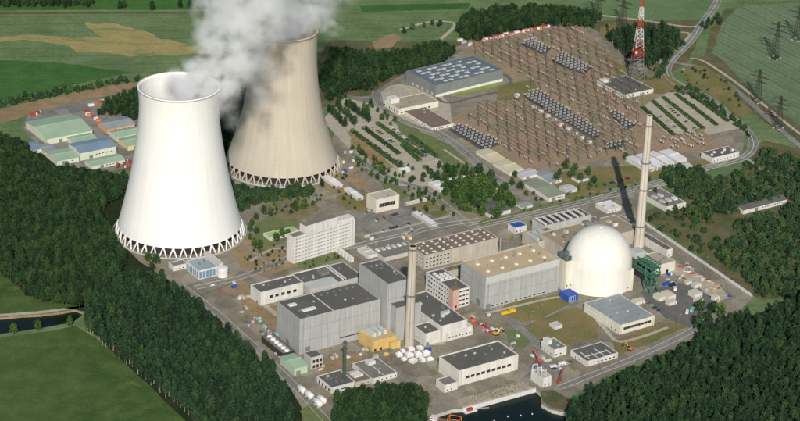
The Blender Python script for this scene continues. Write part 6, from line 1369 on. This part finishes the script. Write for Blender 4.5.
# ---------------------------------------------------------------- harbour
qa, qb = Vector((58.3,-400.4)), Vector((120.6,-361.1)); ql = (qb - qa).length; qd = (qb - qa).normalized(); qn = 14
r = empty('quay_wall', 'pale quay wall with fender panels below the pump house', 'quay', (qa.x, qa.y, 0), atan2(qd.y, qd.x))
b = MB(); b.box(0, ql, 0, 1.2, -4, 1.0); put('wall', b.mesh('wall', grey_lt), r)
b = MB(); b.box(.2, ql / qn - .3, -.4, -.02, -3, .9); qm = b.mesh('fender_panel', white_r)
for k in range(qn): put('fender_panel', qm, r, (k * ql / qn, 0, 0))
b = MB()
for k in range(int(ql / 3)): b.bar((k * 3, .6, 1), (k * 3, .6, 2.1), .08)
b.bar((0, .6, 2.1), (ql, .6, 2.1), .07); put('railing', b.mesh('railing', white_p), r)
r = empty('rock_slope', 'pale strip of loose stone above the quay wall', 'slope', (qa.x, qa.y, 0), atan2(qd.y, qd.x))
tr = random.Random(30); b = MB()
for k in range(520):
    x, y = tr.uniform(2, ql - 2), tr.uniform(2.5, 15); s = tr.uniform(.4, 1.1); z = .1
    b.prism([(x + s * cos(a + tr.uniform(-.3, .3)), y + s * sin(a)) for a in (0, 1.2, 2.5, 3.8, 5)], z, z + s * tr.uniform(.5, 1))
o = put('rubble', b.mesh('rubble', surf('pale_rubble', hexc('a59d88'), .95, .2)), r); o['kind'] = 'stuff'
r = building('intake_structure', 'white concrete water intake with steel frames at the mole', 'intake', (125.7,-358.9,33.4,10.0,16.5,9.1), white_r, grey_lt, .4)
lu, lv, h = r['dims']
for k in range(3): b = MB(); y = 2 + k * (lv - 4) / 2; b.bar((0, y, h), (0, y, h + 6), .3); b.bar((5, y, h), (5, y, h + 6), .3); b.bar((0, y, h + 6), (5, y, h + 6), .3); put('hoist_frame', b.mesh('hoist_frame', white_p), r)
windows(r, 'R', 3, 1, 2, 2, 2, 4)
sheet('mole', [(124.7,-366.0),(134.2,-361.8),(145.3,-374.9),(149.8,-385.0),(144.1,-397.3),(132.7,-393.1),(125.6,-383.3)], .3, scrub_m, 'grassy mole at the harbour mouth', .05)
for k, p in enumerate([(83.8,-413.7),(95.6,-405.2),(106.5,-402.7),(116.1,-399.4)]):
    b = MB(); b.lathe([(.1, -3.4), (.9, -3.1), (1.0, -2.6), (.6, -2.0), (.15, -1.9), (.12, -1.2)], 12); o = put('mooring_buoy', b.mesh('mooring_buoy', white_p), None, (p[0], p[1], -1.2)); o.scale = (.6,) * 3; tag(o, '%s white mooring buoy floating in the harbour' % ['first', 'second', 'third', 'fourth'][k] + ' from the orange workboat', 'buoy', 'mooring buoys')
# orange workboat
p = (44.1,-422.4)
r = empty('workboat', 'orange flat workboat moored at the harbour end', 'boat', (p[0], p[1], -2.6), -.3)
b = MB(); b.prism([(-16, -4.5), (14, -4.5), (18, -2), (18, 2), (14, 4.5), (-16, 4.5)], -.5, 2.2); put('hull', b.mesh('hull', orange_p), r)
b = MB(); b.prism([(-15.4, -3.9), (13.6, -3.9), (17, -1.6), (17, 1.6), (13.6, 3.9), (-15.4, 3.9)], 2.2, 2.3); put('deck', b.mesh('deck', surf('rusty_deck', hexc('8c6a4d'), .9, .2)), r)
b = MB(); b.box(-13, -7, -2.6, 2.6, 2.3, 5.4); wh = put('wheelhouse', b.mesh('wheelhouse', white_p), r)
for k in range(3): put('window', boxm(1.2, .1, 1.1, glass_d), wh, (-11.5 + 1.7 * k, -2.66, 3.8))
b = MB()
for y in (-3.6, 3.6): b.bar((2, y, 2.3), (2, y, 7.5), .3); b.bar((12, y, 2.3), (12, y, 7.5), .3); b.bar((2, y, 7.5), (12, y, 7.5), .3)
for x in (2, 12): b.bar((x, -3.6, 7.5), (x, 3.6, 7.5), .3)
put('lifting_frame', b.mesh('lifting_frame', orange_p), r)
p = (64.2,-398.2); r = empty('pontoon', 'small red and white pontoon at the quay corner', 'pontoon', (p[0], p[1], -3.1), UA)
b = MB(); b.box(-6, 6, -2.5, 2.5, -.3, 1.2); put('float', b.mesh('float', white_p), r); b = MB(); b.box(-3, 2, -1.8, 1.8, 1.2, 3.4); put('deck_box', b.mesh('deck_box', red_p), r); b = MB(); b.bar((5, 0, 1), (16, -5, 1.5), .5); put('gangway', b.mesh('gangway', steel), r)
# small clutter spread over the worn paving
def clutter(poly, n, seed, where, group):
    rnd = random.Random(seed); xs = [p[0] for p in poly]; ys = [p[1] for p in poly]; k = 0; t = 0
    pal = [(white_p, 'white'), (grey_lt, 'pale grey'), (beige_r, 'beige'), (steel, 'steel grey'), (red_p, 'red'), (blue_p, 'blue'), (felt_br, 'brown'), (yellow_p, 'yellow')]; wts = [5, 4, 4, 4, 1, 1, 3, 1]
    while k < n and t < 4000:
        t += 1; x, y = rnd.uniform(min(xs), max(xs)), rnd.uniform(min(ys), max(ys))
        if not inpoly(x, y, poly): continue
        m_, nm = rnd.choices(pal, wts)[0]; w, d, h = rnd.uniform(1.5, 5), rnd.uniform(1.2, 3), rnd.uniform(.8, 2.6)
        o = put('material_crate', boxm(round(w * 2) / 2, round(d * 2) / 2, round(h * 2) / 2, m_), None, (x, y, .2), UA + rnd.choice((0, pi / 2)) + rnd.uniform(-.15, .15))
        tag(o, '%s material crate lying %s' % (nm, where), 'crate', group); k += 1
clutter([(-142.3,-212.9),(-119.8,-247.3),(-91.7,-325.2),(-104.2,-318.8),(-143.9,-237.3)], 26, 1, 'between the left wood and big grey hall', 'crates by the left wood')
clutter([(-71.3,-320.0),(-13.2,-291.1),(4.5,-299.1),(3.2,-327.0),(-38.4,-321.1),(-64.9,-345.0)], 26, 2, 'in front of the big grey hall', 'crates before the grey hall')
clutter([(66.7,-220.1),(93.6,-229.9),(118.7,-280.6),(113.6,-299.9),(74.9,-264.9),(66.2,-255.9)], 18, 3, 'on the road to the harbour', 'crates on the harbour road')
clutter([(226.6,-150.8),(279.1,-96.1),(312.9,-171.1),(292.5,-187.3),(273.8,-146.9)], 30, 4, 'on the paving beside the boundary fence', 'crates by the fence')
clutter([(-176.8,-184.6),(-145.3,-175.6),(-133.2,-212.1),(-148.6,-223.6)], 14, 5, 'on the brown ground below the white tower', 'crates below the white tower')
clutter([(109.4,-294.6),(122.7,-289.8),(151.5,-324.6),(141.4,-352.4),(129.7,-329.9)], 14, 6, 'on the harbour quay', 'crates on the quay')
clutter([(103.0,-61.2),(138.4,-29.9),(199.8,4.5),(232.8,17.3),(238.8,-6.6),(157.2,-47.1),(126.6,-77.6)], 22, 7, 'among the plant behind the dome', 'crates behind the dome')
clutter([(-37.9,-64.3),(20.2,-40.4),(12.7,-69.1),(-27.3,-95.5)], 14, 8, 'beside the control building canopies', 'crates by the canopies')
clutter([(-60.6,152.3),(-42.2,140.3),(-40.2,73.5),(-62.9,76.6)], 12, 9, 'at the foot of the sand-coloured tower', 'crates by the sand tower')
